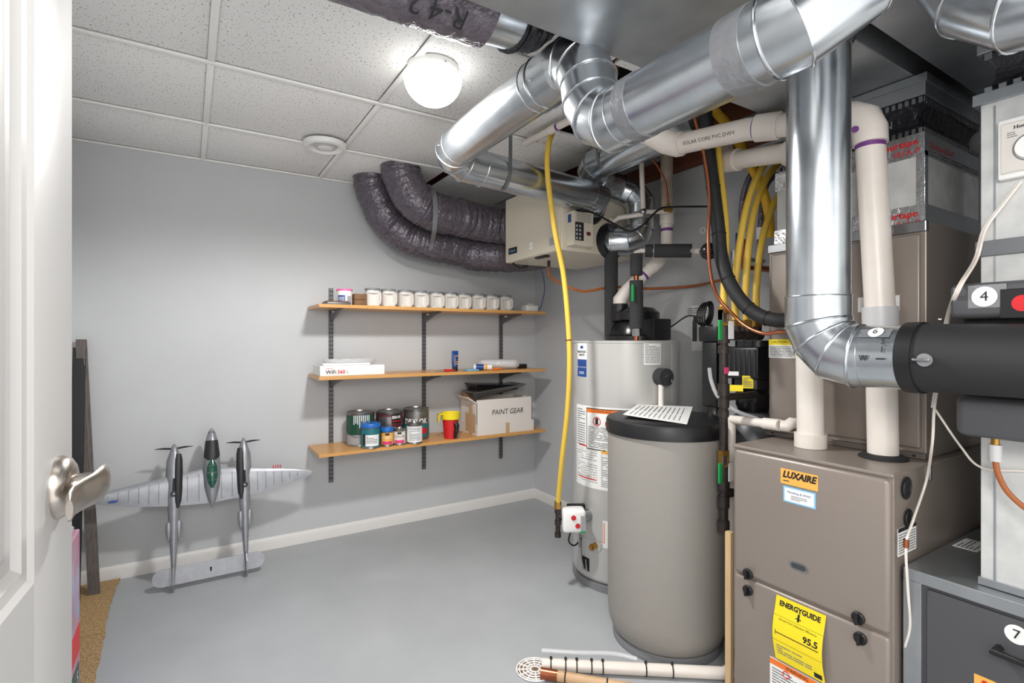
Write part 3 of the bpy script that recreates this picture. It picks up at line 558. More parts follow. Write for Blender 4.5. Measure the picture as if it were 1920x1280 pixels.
# vertical bypass duct and its elbow
XV, YV, ZV = 1.41, .735, 1.178
t = thing('bypass_duct', (XV, YV, 1.1), 'shiny vertical round duct with elbow turning right at mid-height', 'duct')
segduct(t, [(XV, YV, 1.33), (XV, YV, 1.998)], RD-.001, 'vertical_pipe'); MB().tube([(XV, YV, 1.975), (XV, YV, 1.999)], [RD+.0, RD+.012], 36).build('takeoff_collar', 'galv', t)
segduct(t, [(XV, YV, 1.335), (XV, YV, 1.262), (XV, YV-.018, 1.222), (XV+.003, YV-.048, 1.19), (XV+.006, YV-.095, ZV), (XV+.008, YV-.11, ZV)], RD+.0015, 'gored_elbow')
segduct(t, [(XV+.008, YV-.105, ZV), (XV+.012, .535, ZV)], RD, 'horizontal_pipe'); ring((XV, YV, 1.332), (0, 0, 1), RD+.001, t, rr=.002)
def ymap(y0, ang):      # on a pipe along Y, seen from -X: x right = -Y
    def f(x, y, h=0):
        q = ang-y/RD; return Vector((XV+.0085-(RD+h)*math.cos(q), y0-x, ZV+(RD+h)*math.sin(-q)))
    return f
def circ(mp, x, y, r, nm, m, par, h=.0012):
    b = MB(); pts = [(x+r*math.cos(2*math.pi*i/24), y+r*math.sin(2*math.pi*i/24)) for i in range(24)]
    b.loft([[mp(px_, py_, h) for px_, py_ in pts], [mp(px_, py_, h-.0008) for px_, py_ in pts]]); return b.build(nm, m, par, 30)
f = ymap(.585, 0)
patch(f, -.032, .050, .035, .078, 'grey_sticker', 'duct_tape', t, .001, 4, .0005); cr = circ(f, .004, .066, .016, 'number_sticker', 'white', t, .0025); text(f, '6', .004, .066, .024, 'ink', cr, h=.0045)
for s_, x, y in (('S', .028, .036), ('I', .028, .018), ('W', -.010, -.002)): text(f, s_, x, y, .018, 'ink', t, 'marker_writing', .0045, bold=.0004)
bars(f, [(.016, -.004, .034, -.001)], 'marker_dash', 'ink', t, .004)
for p in (f(-.05, -.02, 0), f(-.05, .05, 0)): MB().sphere(p, .0035, 8, 6).build('screw', 'steel', t)
t = thing('damper_sleeve', (XV+.012, .3, ZV-.08), 'matte black round sleeve with damper knob in front of humidifier', 'duct')
MB().tube([(XV+.012, .52, ZV), (XV+.012, .24, ZV-.003), (XV+.012, -.12, ZV-.004)], [RD+.0018, RD-.003, RD-.009], 40).build('sleeve', 'rubber', t)
MB().tube([(XV+.012, .536, ZV), (XV+.012, .505, ZV)], RD+.006, 40).build('sleeve_collar', 'black', t)
f = ymap(.475, 0); kp = f(0, -.002, .003); MB().tube([kp, kp+Vector((-.006, 0, 0))], .014, 24).build('damper_dial', 'lid_grey', t)
MB().box(tuple(kp+Vector((-.013, -.012, -.003))), tuple(kp+Vector((-.006, .020, .003))), .002).build('damper_lever', 'steel', t); MB().sphere(f(.0, RD*1.57, .01), .004, 8, 6).build('clamp_bolt', 'steel', t)
# duct crossing at the upper right corner
t = thing('corner_duct', (1.28, .2, 1.72), 'round galvanized duct elbow at the upper right corner', 'duct')
segduct(t, [(1.335, .43, 2.0), (1.30, .37, 1.885), (1.275, .30, 1.82), (1.27, .22, 1.80), (1.27, -.4, 1.80)], RD)
# ---- insulated flexible ducts
def flexduct(t, pts, r, nm='flex_body', m='flex', wr=.034, n=32, k=20):
    P = sm(pts, k); rs = [r*(1+wr*math.sin(i*2.6)*.55+random.uniform(-wr, wr)*.8) for i in range(len(P))]
    MB().tube(P, rs, n, wob=.014).build(nm, m, t, 70)
t = thing('flexible_duct', (1.0, 2.86, 1.8), 'upper grey insulated flexible duct bending down from the ceiling', 'flexible duct', 'insulated flexible ducts')
xa = R(757, 320, Y=2.86).x
flexduct(t, [(xa-.02, 2.86, 2.235), (xa-.01, 2.86, 2.16), (xa+.06, 2.85, 2.03), (xa+.19, 2.85, 1.972), (xa+.36, 2.86, 1.965), (1.50, 2.87, 1.955), (1.68, 2.84, 1.94), (1.76, 2.72, 1.925), (1.76, 2.59, 1.92)], .112)
t = thing('flexible_duct', (1.0, 3.12, 1.7), 'lower grey insulated flexible duct hugging the wall', 'flexible duct', 'insulated flexible ducts')
xb = R(708, 335, Y=3.14).x
flexduct(t, [(xb-.03, 3.15, 2.235), (xb-.02, 3.15, 2.15), (xb+.05, 3.14, 1.985), (xb+.17, 3.12, 1.875), (xb+.33, 3.10, 1.835), (xb+.6, 3.09, 1.81), (1.60, 3.07, 1.79), (1.78, 2.95, 1.78), (1.83, 2.76, 1.77), (1.83, 2.59, 1.77)], .113)
p = R(811, 400, Y=2.73); o0 = p.x
b = MB(); pts = [R(803, 346, Y=2.90), R(812, 358, Y=2.775), R(816, 382, Y=2.722), R(816, 412, Y=2.718), R(814, 434, Y=2.775), R(812, 446, Y=2.90), R(810, 456, Y=2.965), R(807, 468, Y=2.995), R(804, 476, Y=3.06), R(802, 476, Y=3.12), R(797, 470, Y=3.2), R(796, 440, Y=3.24), R(796, 380, Y=3.22), R(798, 354, Y=3.05)]
P = sm(pts, 5); b.loft([[Vector(q)+Vector((dx, 0, dz)) for dx, dz in ((-.014, 0), (.014, 0), (.014, .002), (-.014, .002))] for q in P]); tag(b.build('duct_strap', 'lid_grey', smooth=40), 'grey webbing strap holding up both flexible ducts', 'strap')
t = thing('ceiling_flex_duct', (.3, 1.18, 2.0), 'dark insulated flexible duct lying along the trunk under ceiling', 'flexible duct')
flexduct(t, [(-.5, 1.16, 2.085), (-.1, 1.17, 2.085), (.3, 1.18, 2.085), (.655, 1.185, 2.09)], .103, wr=.02)
MB().tube([(.64, 1.186, 2.09), (.745, 1.19, 2.10)], .088, 32).build('metal_sleeve', 'galv', t); flexduct(t, [(.73, 1.19, 2.10), (.77, 1.195, 2.11), (.81, 1.21, 2.14), (.83, 1.24, 2.24)], [.092][0], 'torn_wrap', 'flex_black', .08, 28, 8)
f = lambda x, y, h=0: Vector((.5+x, 1.18+(.1045+h)*math.cos(-2.1+y/.105), 2.086+(.1045+h)*math.sin(-2.1+y/.105)))
text(lambda x, y, h=0: f(-x, y, h), 'R-4.2', 0, .0, .07, 'ink', t, 'printed_rating', .006)
# ================================================================== ventilator box in the corner
VX0, VX1, VY0, VY1, VZ0, VZ1 = 1.565, 2.10, 2.05, 2.58, 1.663, 2.03
t = thing('heat_recovery_ventilator', (1.83, 2.3, VZ0), 'beige metal ventilator box hanging in the ceiling corner', 'ventilator')
MB().box((VX0+.004, VY0, VZ0), (VX1, VY1, VZ1), .004).build('case', 'beige', t, 0)
MB().box((VX0-.002, VY0+.012, VZ0+.004), (VX0+.006, VY1-.004, VZ1-.004), .003).build('front_door', 'beige', t, 0)
f = plane((VX0-.002, 2.3, 0), (-1, 0, 0))
def fp(px, py): q = R(px, py, X=VX0); return 2.3-q.y, q.z
x, z = fp(962, 470); lb = patch(f, x-.045, z-.018, x+.045, z+.018, 'brand_badge', 'black', t); text(f, 'Fantech', x, z, .02, 'sky', lb)
x, z = fp(996, 461); lb = patch(f, x-.012, z-.018, x+.012, z+.018, 'number_sticker', 'white', t); text(f, '1', x, z, .026, 'ink', lb)
x, z = fp(1037, 452); patch(f, x-.028, z-.02, x+.028, z+.02, 'grey_plate', 'paper_grey', t)
q = R(1073, 430, Y=VY0-.05).x; q1 = R(1110, 430, Y=VY0-.05).x; zt = R(1090, 398, Y=VY0-.05).z; zb = R(1090, 461, Y=VY0-.05).z
cb = MB().box((q-.0, VY0-.06, zb), (q1, VY0-.001, zt), .002).build('control_box', 'beige', t, 0)
f = plane(((q+q1)/2, VY0-.06, (zb+zt)/2), (0, -1, 0)); hw = (q1-q)/2
fine(f, -hw*.7, .03, hw*.8, .085, 6, 'printed_notes', 'ink_grey', cb); bars(f, [(-hw*.85, -.06, -hw*.0, .03)], 'button_panel', 'ink', cb); bars(f, [(-hw*.78+i*.02, -.055+j*.02, -hw*.78+i*.02+.012, -.055+j*.02+.012) for i in range(2) for j in range(4)], 'buttons', 'paper_grey', cb, .0022); bars(f, [(hw*.3, -.03, hw*.7, -.012)], 'display', 'maroon', cb)
f = plane((q, VY0-.03, (zb+zt)/2), (-1, 0, 0)); patch(f, -.012, .03, .012, .07, 'blue_sticker', 'blue', cb, .002)
for (x, z) in ((1.75, 1.905), (1.89, 1.735)): MB().tube([(x, VY0-.001, z), (x, VY0-.03, z)], [.098, .083], 36).build('duct_collar', 'black', t)
for (x, z) in ((1.76, 1.92), (1.83, 1.77)): MB().tube([(x, VY1+.001, z), (x, VY1+.03, z)], .083, 36).build('duct_collar', 'black', t)
MB().box((VX0+.02, VY0+.16, VZ0-.010), (VX0+.05, VY0+.26, VZ0-.0005), .003).build('door_latch', 'black', t); b = MB(); b.tube(sm([(VX0+.03, VY1-.03, VZ0-.004), (VX0+.06, VY1-.06, VZ0-.03), (VX0+.1, VY1-.08, VZ0-.02), (VX0+.05, VY1-.1, VZ0-.03)], 6), .008, 8); b.build('cable_bundle', 'black', t)
dp = R(1029, 492, Z=VZ0-.01); MB().tube([(dp.x, dp.y, VZ0-.0005), (dp.x, dp.y, VZ0-.035)], .009, 16).build('drain_spout', 'black', t)
P = sm([(dp.x, dp.y, VZ0-.03), (dp.x+.01, dp.y, VZ0-.09), R(1060, 535, d=2.75), R(1095, 546, d=2.75), R(1150, 538, d=2.78), R(1220, 541, d=2.8), R(1300, 536, d=2.72), R(1352, 525, d=2.45)], 8)
tag(MB().tube(P, .0075, 10).build('drain_tube', 'pex_brown'), 'brown drain tube sagging from ventilator past the water heater', 'tube')
# ================================================================== water heater
WC, WR, WZ = (1.943, 1.994), .272, 1.215
t = thing('water_heater', (WC[0], WC[1], 0), 'tall light grey cylindrical water heater with black blower on top', 'water heater')
MB().lathe((*WC, 0), [(0, 0), (WR-.02, 0), (WR-.02, .035), (WR-.004, .045), (WR-.004, .05), (WR, .055), (WR, .235), (WR-.002, .237), (WR-.002, .241), (WR, .243), (WR, WZ-.012), (WR+.003, WZ-.012), (WR+.003, WZ-.002), (WR-.01, WZ), (0, WZ)], 72).build('jacket', 'heater', t)
MB().lathe((*WC, 0), [(WR-.01, .0), (WR+.002, .0), (WR+.002, .034), (WR-.01, .036)], 64).build('base_ring', 'lid_grey', t)
th = theta(1262, WC, WR); f = cylmap(WC, WR, th, 0); patch(f, -.014, .70, .016, WZ-.02, 'jacket_seam', 'heater', t, .003, 4, .003)
def wpx(px, py):   # point on jacket
    q = theta(px, WC, WR); p = Vector((WC[0]+WR*math.cos(q), WC[1]+WR*math.sin(q), 0)); dpt = p.x*SN+p.y*CS; return q, CH-(py-HOR)*dpt/FPX
q, z = wpx(1091, 675); f = cylmap(WC, WR, q, z); lb = patch(f, -.040, -.085, .040, .085, 'brand_label', 'white', t); patch(f, -.039, -.083, .039, .004, 'label_blue_field', 'blue', lb, .0018)
text(f, 'BRADFORD', 0, .042, .0155, 'ink', lb, h=.0025, bold=.0003, sx=.9); text(f, 'WHITE', 0, .026, .0155, 'ink', lb, h=.0025, bold=.0003); bars(f, [(-.01, .058, .012, .072)], 'brand_emblem', 'blue', lb, .002); text(f, 'Built to be the Best', 0, -.034, .009, 'white', lb, h=.0028); fine(f, -.02, -.07, .022, -.055, 2, 'small_print', 'white', lb, .0028)
q, z = wpx(1224, 661); f = cylmap(WC, WR, q, z); lb = patch(f, -.045, -.058, .045, .056, 'notice_label', 'paper', t); fine(f, -.04, -.05, .04, .05, 13, 'fine_print', 'ink_grey', lb)
q, z = wpx(1110, 800); f = cylmap(WC, WR, q, z); lb = patch(f, -.125, -.115, .22, .10, 'warning_label', 'paper', t, nx=24)
fine(f, -.115, -.10, -.045, .085, 16, 'fine_print', 'ink_grey', lb); pn = patch(f, -.035, -.11, .20, .092, 'warning_panel', 'ink', lb, .0018, 18); patch(f, -.030, -.105, .195, .088, 'warning_field', 'paper', lb, .0026, 18); patch(f, -.030, .07, .195, .088, 'warning_header', 'orange', lb, .0032, 18); text(f, 'WARNING', .07, .079, .016, 'ink', lb, h=.004)
MB().torus(f(.03, .03, .0035), f(.03, .03, 1)-f(.03, .03, 0), .020, .0022, 24, 6).build('prohibition_ring', 'red', lb); bars(f, [(.022, .015, .038, .045)], 'pictogram_can', 'ink', lb, .0036); bars(f, [(.075, .012, .11, .032), (.083, .032, .10, .042)], 'pictogram_flame', 'red', lb, .0036); fine(f, -.022, -.10, .19, .005, 14, 'panel_print', 'ink_grey', lb, .0036)
q, z = wpx(1108, 870); f = cylmap(WC, WR, q, z); lb = patch(f, -.12, -.115, .22, .095, 'instruction_label', 'white', t, nx=24); fine(f, -.11, -.09, .04, .075, 14, 'fine_print', 'ink_grey', lb, fill=.25); bars(f, [(-.09, .082, .03, .088)], 'red_rule', 'red', lb, .002); bars(f, [(-.09, -.075, .03, -.069)], 'red_rule', 'red', lb, .002); bars(f, [(.06, .06, .21, .085)], 'amber_header', 'amber', lb, .002); fine(f, .06, -.10, .21, .055, 18, 'column_print', 'ink_grey', lb)
q, z = wpx(1135, 1000); f = cylmap(WC, WR, q, z); lb = patch(f, -.012, -.07, .03, .06, 'side_label', 'paper', t); bars(f, [(-.008, -.05, -.003, .05)], 'side_label_print', 'orange', lb)
q, z = wpx(1117, 1022); f = cylmap(WC, WR, q, z); circ(f, 0, 0, .032, 'drain_plate', 'heater', t, .003); b = MB(); b.tube([f(0, 0, .002), f(0, 0, .03), f(-.0, 0, .045)], [.013, .013, .009], 16); b.tube([f(0, 0, .03), f(0, 0, .036)], .017, 6); b.build('drain_valve', 'brass', t)
q, z = wpx(1237, 706); f = cylmap(WC, WR, q, z); MB().tube([f(0, 0, -.002), f(0, 0, .05)], .042, 28).build('valve_surround', 'foam', t); b = MB(); b.tube([f(0, 0, .048), f(0, 0, .072)], .014, 16); b.tube([f(0, .014, .06), f(.012, -.02, .072)], .005, 8); b.build('relief_valve', 'steel', t); MB().tube([f(-.012, -.035, .025), f(-.012, -.30, .025)], .0125, 20).build('relief_pipe', 'pvc', t)
q, z = wpx(1098, 1055); f = cylmap(WC, WR, q, z); patch(f, -.024, -.035, .026, .03, 'burner_window', 'dark', t); MB().tube(sm([f(-.02, .13, .012), f(-.018, .04, .012), f(-.004, -.02, .01), f(.015, -.025, .01)], 5), .004, 8).build('pilot_tube', 'steel', t); MB().tube(sm([f(.006, .02, .004), f(.014, -.005, .008), f(.014, -.03, .004)], 4), .005, 8).build('pilot_tube', 'steel', t)
# gas control
qd = Vector((-.50, -.866, 0)); gr = Vector((-qd.y, qd.x, 0)); g = R(1077, 972, d=2.5); z = g.z
wd = (Vector((WC[0], WC[1], 0))-Vector((g.x, g.y, 0))).normalized(); GM = Matrix(((gr.x, qd.x, 0, g.x), (gr.y, qd.y, 0, g.y), (0, 0, 1, z), (0, 0, 0, 1)))
MB().tube([g, g+wd*(Vector((WC[0]-g.x, WC[1]-g.y, 0)).length-WR+.004)], .028, 20).build('gas_control_stem', 'steel', t)
gv = MB().box((-.062, -.03, -.052), (.048, .052, .055), .014, GM, 3).build('gas_control', 'white', t); MB().box((-.03, -.062, -.048), (.060, -.031, .056), .006, GM).build('control_back', 'black', t)
fg = lambda x, y, h=0: GM @ Vector((x, .052+h, y)); circ(fg, -.012, .022, .012, 'temperature_dial', 'red', gv, .004); circ(fg, .008, -.016, .012, 'gas_knob', 'red', gv, .004); patch(fg, .022, -.045, .046, .03, 'control_sticker', 'paper_grey', gv); patch(fg, .020, -.05, .044, -.042, 'green_strip', 'green', gv, .002)
b = MB(); b.tube(sm([GM @ Vector(p) for p in ((-.02, .02, -.05), (-.03, .02, -.10), (.0, .01, -.125), (.04, -.04, -.11))], 5), .004, 8); b.build('sensor_wire', 'black', t); b = MB(); b.tube([GM @ Vector(p) for p in ((.02, .02, -.05), (.022, .015, -.13))], .006, 10); b.build('gas_line', 'steel', t)
# blower + pipes on top
b0 = R(1192, 600, d=2.67); bz = WZ
blw = MB(); blw.lathe((b0.x, b0.y, bz), [(0, 0), (.155, 0), (.155, .022), (.13, .03), (.12, .075), (.10, .10), (.12, .103), (.12, .14), (.09, .165), (.04, .172), (0, .172)], 40); bl = blw.build('blower_housing', 'black_gloss', t)
bb = R(1228, 610, d=2.55); MB().box((bb.x-.06, bb.y-.05, bz+.002), (bb.x+.06, bb.y+.06, bz+.105), .006, None).build('blower_box', 'black', bl); b = MB(); nb = R(1163, 575, d=2.66); b.tube([(nb.x, nb.y, bz+.10), (nb.x, nb.y, bz+.185)], [.045, .04], 24); b.build('outlet_neck', 'black', bl)
# vent pipe
t = thing('vent_pipe', (nb.x, nb.y, bz+.187), 'white plastic vent pipe climbing from blower to the ceiling', 'pipe')
pa, pb_, pc = Vector((nb.x, nb.y, bz+.187)), R(1176, 545, d=2.66), R(1232, 492, d=2.66); pd, pe = R(1250, 470, d=2.68), R(1251, 272, d=2.68)
MB().tube([pa, pa+Z3*.02, pb_, pb_.lerp(pc, .4)], .036, 24).build('vent_elbow', 'pvc', t); MB().tube([pb_.lerp(pc, .3), pc], .030, 24).build('vent_section', 'pvc', t); MB().tube([pb_.lerp(pc, .78), pc, pd, pd+Z3*.03], .036, 24).build('vent_elbow', 'pvc', t)
MB().tube([pd+Z3*.02, pe.lerp(pd, .72)+Vector((0, 0, .0))], .030, 24).build('vent_section', 'pvc', t); pm = pe.lerp(pd, .68); MB().tube([pm-Z3*.04, pm+Z3*.045], .037, 24).build('coupling', 'pvc', t); MB().tube([pm+Z3*.02, (pm.x, pm.y, 2.24)], .031, 24).build('old_vent_section', 'pvc_dirty', t)
for k, (a, c_) in enumerate(((pb_.lerp(pc, .52), pb_.lerp(pc, .58)), (pm-Z3*.075, pm-Z3*.06))): MB().tube([a, c_], .0306, 24).build('primer_ring', 'purple', t)
# insulated pipes
i1a, i1b = R(1146, 627, d=2.72), R(1146, 422, d=2.72); i1a.z = WZ
t = thing('insulated_pipe', tuple(i1a), 'tall foam-insulated water pipe left of the blower', 'pipe', 'insulated water pipes'); MB().tube([i1a, (i1a.x, i1a.y, i1b.z)], .035, 20).build('foam_sleeve', 'foam', t); MB().tube([(i1a.x, i1a.y, i1b.z-.01), (i1a.x, i1a.y, i1b.z+.035)], .011, 14).build('inner_pipe', 'pvc', t)
i2 = R(1193, 610, d=2.46); t = thing('insulated_pipe', (i2.x, i2.y, WZ), 'foam-insulated pipe with copper joints in front of the blower', 'pipe', 'insulated water pipes')
zz = lambda py: R(1193, py, d=2.46).z
MB().tube([(i2.x, i2.y, WZ), (i2.x, i2.y, zz(480))], .012, 14).build('copper_riser', 'copper', t); MB().tube([(i2.x, i2.y, zz(615)), (i2.x, i2.y, zz(526))], .032, 20).build('foam_sleeve', 'foam', t); MB().tube([(i2.x, i2.y, zz(516)), (i2.x, i2.y, zz(476))], .029, 20).build('foam_sleeve', 'foam', t); MB().tube([(i2.x, i2.y, zz(630)), (i2.x, i2.y, zz(616))], .02, 6).build('union_nut', 'steel', t)
a, c_ = R(1210, 470, d=2.46), R(1297, 470, d=2.40); b = MB(); b.tube([(i2.x, i2.y, zz(482)), (i2.x, i2.y, a.z-.01), (i2.x+.02, i2.y-.01, a.z), tuple(a), tuple(c_), tuple(R(1322, 471, d=2.02))], .011, 14); b.build('water_line', 'pvc', t); MB().tube([a.lerp(c_, .2), c_], .032, 20).build('foam_sleeve', 'foam', t); MB().tube([a, a.lerp(c_, .17)], .030, 20).build('foam_sleeve', 'foam', t)
p = R(1187, 545, d=2.42); MB().box((p.x-.008, p.y-.006, p.z-.05), (p.x+.006, p.y+.006, p.z+.03), .004).build('green_tag', 'green', t)
o = R(1329, 471, d=1.99); t = thing('pipe_float', tuple(o), 'black taped ball on the pipe beside the refrigerant line', 'fitting'); MB().sphere(o, .033, 24, 16).build('taped_ball', 'black_gloss', t); MB().torus(o, (0, 0, 1), .0325, .003, 24, 6).build('tape_wrap', 'rubber', t)
# white small water lines under the ceiling
a, m_, c_ = R(1202, 285, d=2.62), R(1206, 397, d=2.62), R(1160, 408, d=2.66)
t = thing('water_line', tuple(m_), 'thin white water pipe dropping from ceiling to a tee', 'pipe'); MB().tube([a, m_], .0125, 14).build('riser', 'pvc', t); MB().tube([m_-Z3*.012+Vector((0, 0, 0)), c_, tuple(R(1146, 418, d=2.71))], .0115, 14).build('branch', 'pvc', t); MB().tube([m_, R(1252, 396, d=2.62)], .0115, 14).build('branch', 'pvc', t); MB().sphere(m_, .019, 14, 10).build('tee_fitting', 'steel', t)
b = MB(); q = R(1253, 393, d=2.60); b.tube([q+Vector((-.02, 0, 0)), q+Vector((.02, 0, 0))], .014, 6); b.tube([q, q+Z3*.03], .008, 10); b.build('brass_valve', 'brass', t)
tag(MB().tube(sm([q+Z3*.03, R(1247, 340, d=2.58), R(1232, 310, d=2.56), R(1218, 292, d=2.56)], 6), .005, 8).build('copper_tube', 'copper'), 'thin copper tube curving up beside the tan vent pipe', 'tube')
tag(MB().tube(sm([R(1325, 387, d=2.4), R(1262, 388, d=2.55), R(1235, 393, d=2.56), R(1205, 422, d=2.56), R(1180, 433, d=2.56), R(1150, 419, d=2.6), R(1115, 400, d=2.5), R(1088, 392, d=2.42)], 7), .005, 8).build('power_cord', 'black'), 'black power cord looping from the ventilator to the right', 'cord')
# PVC condensate pipe with purple primer near the ceiling
a, c_ = R(985, 268, Z=2.165), R(1100, 210, Z=2.165); t = thing('ceiling_pipe', tuple(a), 'white plastic pipe with purple primer marks under the ceiling tiles', 'pipe'); MB().tube([a, c_], .016, 16).build('pipe', 'pvc', t)
for k in (.42, .55): MB().tube([a.lerp(c_, k), a.lerp(c_, k+.03)], .0165, 16).build('primer_ring', 'purple', t)
MB().tube([a.lerp(c_, .43), a.lerp(c_, .55)], .0195, 16).build('coupling', 'pvc', t)
# yellow gas hose to heater
hb = R(1046, 945, d=2.5); P = sm([R(1052, 225, d=2.4), R(1038, 245, d=2.4), R(1028, 275, d=2.35), R(1027, 330, d=2.34), R(1040, 430, d=2.34), R(1056, 510, d=2.39), R(1065, 600, d=2.4), R(1068, 680, d=2.4), R(1064, 770, d=2.42), R(1054, 860, d=2.45), hb], 8)
t = thing('yellow_gas_hose', tuple(hb), 'long yellow gas hose hanging from ceiling to the heater valve', 'hose'); MB().tube(P, .0125, 16).build('hose', 'yellow_hose', t)
MB().torus(R(1066, 637, d=2.4), (0, 0, 1), .013, .003, 16, 6).build('hose_tie', 'copper', t)
b = MB(); b.tube([hb+Z3*.015, hb-Z3*.02], .017, 6); b.build('hose_nut', 'brass', t); b = MB(); b.tube([hb-Z3*.015, hb-Z3*.15], .012, 16); 
for k in (.02, .075, .135): b.tube([hb-Z3*k, hb-Z3*(k+.022)], .0155, 12)
b.tube([hb-Z3*.05, GM @ Vector((-.05, .01, 0))], .011, 12); b.build('drip_leg', 'iron', t)
# ================================================================== brine tank
BC, BR, BZ = (1.67, 1.478), .236, .862
t = thing('brine_tank', (*BC, 0), 'squat grey plastic salt tank with flat black lid', 'tank')
MB().lathe((*BC, 0), [(0, .010), (BR-.075, .010), (BR-.045, .018), (BR-.018, .045), (BR-.005, .085), (BR, .13), (BR, BZ-.02), (0, BZ-.02)], 72).build('tank_body', 'brine', t)
MB().lathe((*BC, 0), [(BR-.09, 0), (BR-.022, 0), (BR-.020, .014), (BR-.026, .032), (BR-.06, .032)], 64).build('base_rim', 'lid_grey', t)
MB().lathe((*BC, 0), [(0, BZ+.040), (BR-.02, BZ+.042), (BR+.002, BZ+.036), (BR+.007, BZ+.026), (BR+.008, BZ-.018), (BR+.003, BZ-.018), (BR+.002, BZ-.01), (0, BZ-.01)], 72).build('lid', 'black', t)
pts = [R(1168, 782, Z=BZ+.044), R(1288, 795, Z=BZ+.044), R(1299, 762, Z=BZ+.044), R(1196, 760, Z=BZ+.044)]
t = thing('paper_sheet', tuple(pts[0]), 'sheet of printed paper lying on the black tank lid', 'paper'); b = MB(); rr = []
for i in range(9):
    u = i/8; p0, p1 = pts[0].lerp(pts[1], u), pts[3].lerp(pts[2], u); lift = .010*math.sin(u*math.pi)*.4+.012*(1-u)**3
    rr.append([p0+Z3*lift, p1+Z3*(lift*.5), p1+Z3*(lift*.5-.0008), p0+Z3*(lift-.0008)])
b.loft(rr).build('sheet', 'paper', t, 60)
b = MB()
for k in range(11):
    u0 = .08+k*.078; 
    for (v0, v1) in ((.1, .38), (.42, .85)):
        q0 = pts[0].lerp(pts[1], u0).lerp(pts[3].lerp(pts[2], u0), v0); q1 = pts[0].lerp(pts[1], u0).lerp(pts[3].lerp(pts[2], u0), v1); lift = .010*math.sin(u0*math.pi)*.4+.012*(1-u0)**3+.0006
        dx = (pts[1]-pts[0]).normalized()*.003; b.loft([[q0+Z3*lift, q0+dx+Z3*lift, q0+dx+Z3*(lift+.0003), q0+Z3*(lift+.0003)], [q1+Z3*lift*.8, q1+dx+Z3*lift*.8, q1+dx+Z3*(lift*.8+.0003), q1+Z3*(lift*.8+.0003)]])
b.build('fine_print', 'ink_grey', t, 0)
# ================================================================== furnace
FX, FY0, FY1, FZ = 1.53, .613, 1.075, .873
t = thing('furnace', (1.9, .84, 0), 'brown-grey gas furnace with yellow energy label', 'furnace')
MB().box((FX+.012, FY0, .03), (2.268, FY1, FZ-.004), .002).build('cabinet', 'furnace', t, 0); MB().box((FX+.004, FY0-.002, FZ-.010), (2.268, FY1+.002, FZ), .003).build('top_plate', 'furnace', t, 0)
for y in (FY0+.05, FY1-.05):
    for x in (FX+.08, 2.18): MB().box((x-.03, y-.03, 0), (x+.03, y+.03, .0295)).build('foot_pad', 'rubber', t, 0)
MB().box((FX, FY0+.006, .455), (FX+.03, FY1-.006, FZ-.014), .013, None, 4).build('upper_door', 'furnace', t); MB().box((FX, FY0+.006, .04), (FX+.03, FY1-.006, .449), .010, None, 3).build('lower_door', 'furnace', t)
f = plane((FX, 0, 0), (-1, 0, 0)); 
def fc(px, py): p = R(px, py, X=FX); return -p.y, p.z
def quad(x0, y0, x1, y1): a = fc(x0, (y0+y1)/2); c_ = fc(x1, (y0+y1)/2); return a, c_
def flabel(pxl, pxr, pyt, pyb, nm, m, h=.0012):
    xl = fc(pxl, pyt)[0]; xr_ = fc(pxr, pyt)[0]; pm_ = (pxl+pxr)/2; zt_ = fc(pm_, pyt)[1]; zb_ = fc(pm_, pyb)[1]
    return patch(f, xl, zb_, xr_, zt_, nm, m, t, h, 4), (xl+xr_)/2, (zt_+zb_)/2, (xr_-xl)/2, (zt_-zb_)/2
lb, x, z, w_, h_ = flabel(1464, 1534, 884, 913, 'brand_label', 'amber'); text(f, 'LUXAIRE', x, z+.006, .027, 'ink', lb, shear=.25, bold=.0012, sx=.92); fine(f, x-w_*.85, z-h_*.7, x+w_*.8, z-h_*.4, 1, 'tagline', 'ink', lb)
lb, x, z, w_, h_ = flabel(1469, 1530, 917, 947, 'service_label', 'sky'); patch(f, x-w_*.9, z-h_*.82, x+w_*.9, z+h_*.82, 'label_field', 'white', lb, .0018, 2); text(f, 'Plumbing & HVAC', x, z+.008, .0095, 'blue', lb, h=.0024, shear=.2); fine(f, x-w_*.5, z-h_*.6, x+w_*.5, z-h_*.0, 3, 'fine_print', 'ink_grey', lb, .0022)
# yellow energy label, curled at the lower edge
xl, xr_ = fc(1457, 1180)[0], fc(1550, 1180)[0]; zt_, zb_ = .44, .248; x = (xl+xr_)/2; w_ = (xr_-xl)/2
def curl(xx, zz_, h=0):
    v = max(0, (zt_-zz_)/(zt_-zb_)); return Vector((FX-.002-.012*math.sin(v*2.6)**2-h, -(xx-.006*math.sin(v*3)), zz_))
lb0 = MB(); N = 14; lb0.loft([[curl(xl, zt_-(zt_-zb_)*k/N, .001), curl(xr_, zt_-(zt_-zb_)*k/N, .001), curl(xr_, zt_-(zt_-zb_)*k/N, 0), curl(xl, zt_-(zt_-zb_)*k/N, 0)] for k in range(N+1)]); lb = lb0.build('energy_label', 'sign_yellow', t, 40)
text(curl, 'ENERGYGUIDE', x, zt_-.020, .0215, 'ink', lb, h=.0016, bold=.0009, sx=.84); b_ = [(x-.003, zt_-.052, x+.003, zt_-.03), (x-.008, zt_-.046, x+.008, zt_-.043)]; bars(curl, b_, 'guide_arrow', 'ink', lb, .0015)
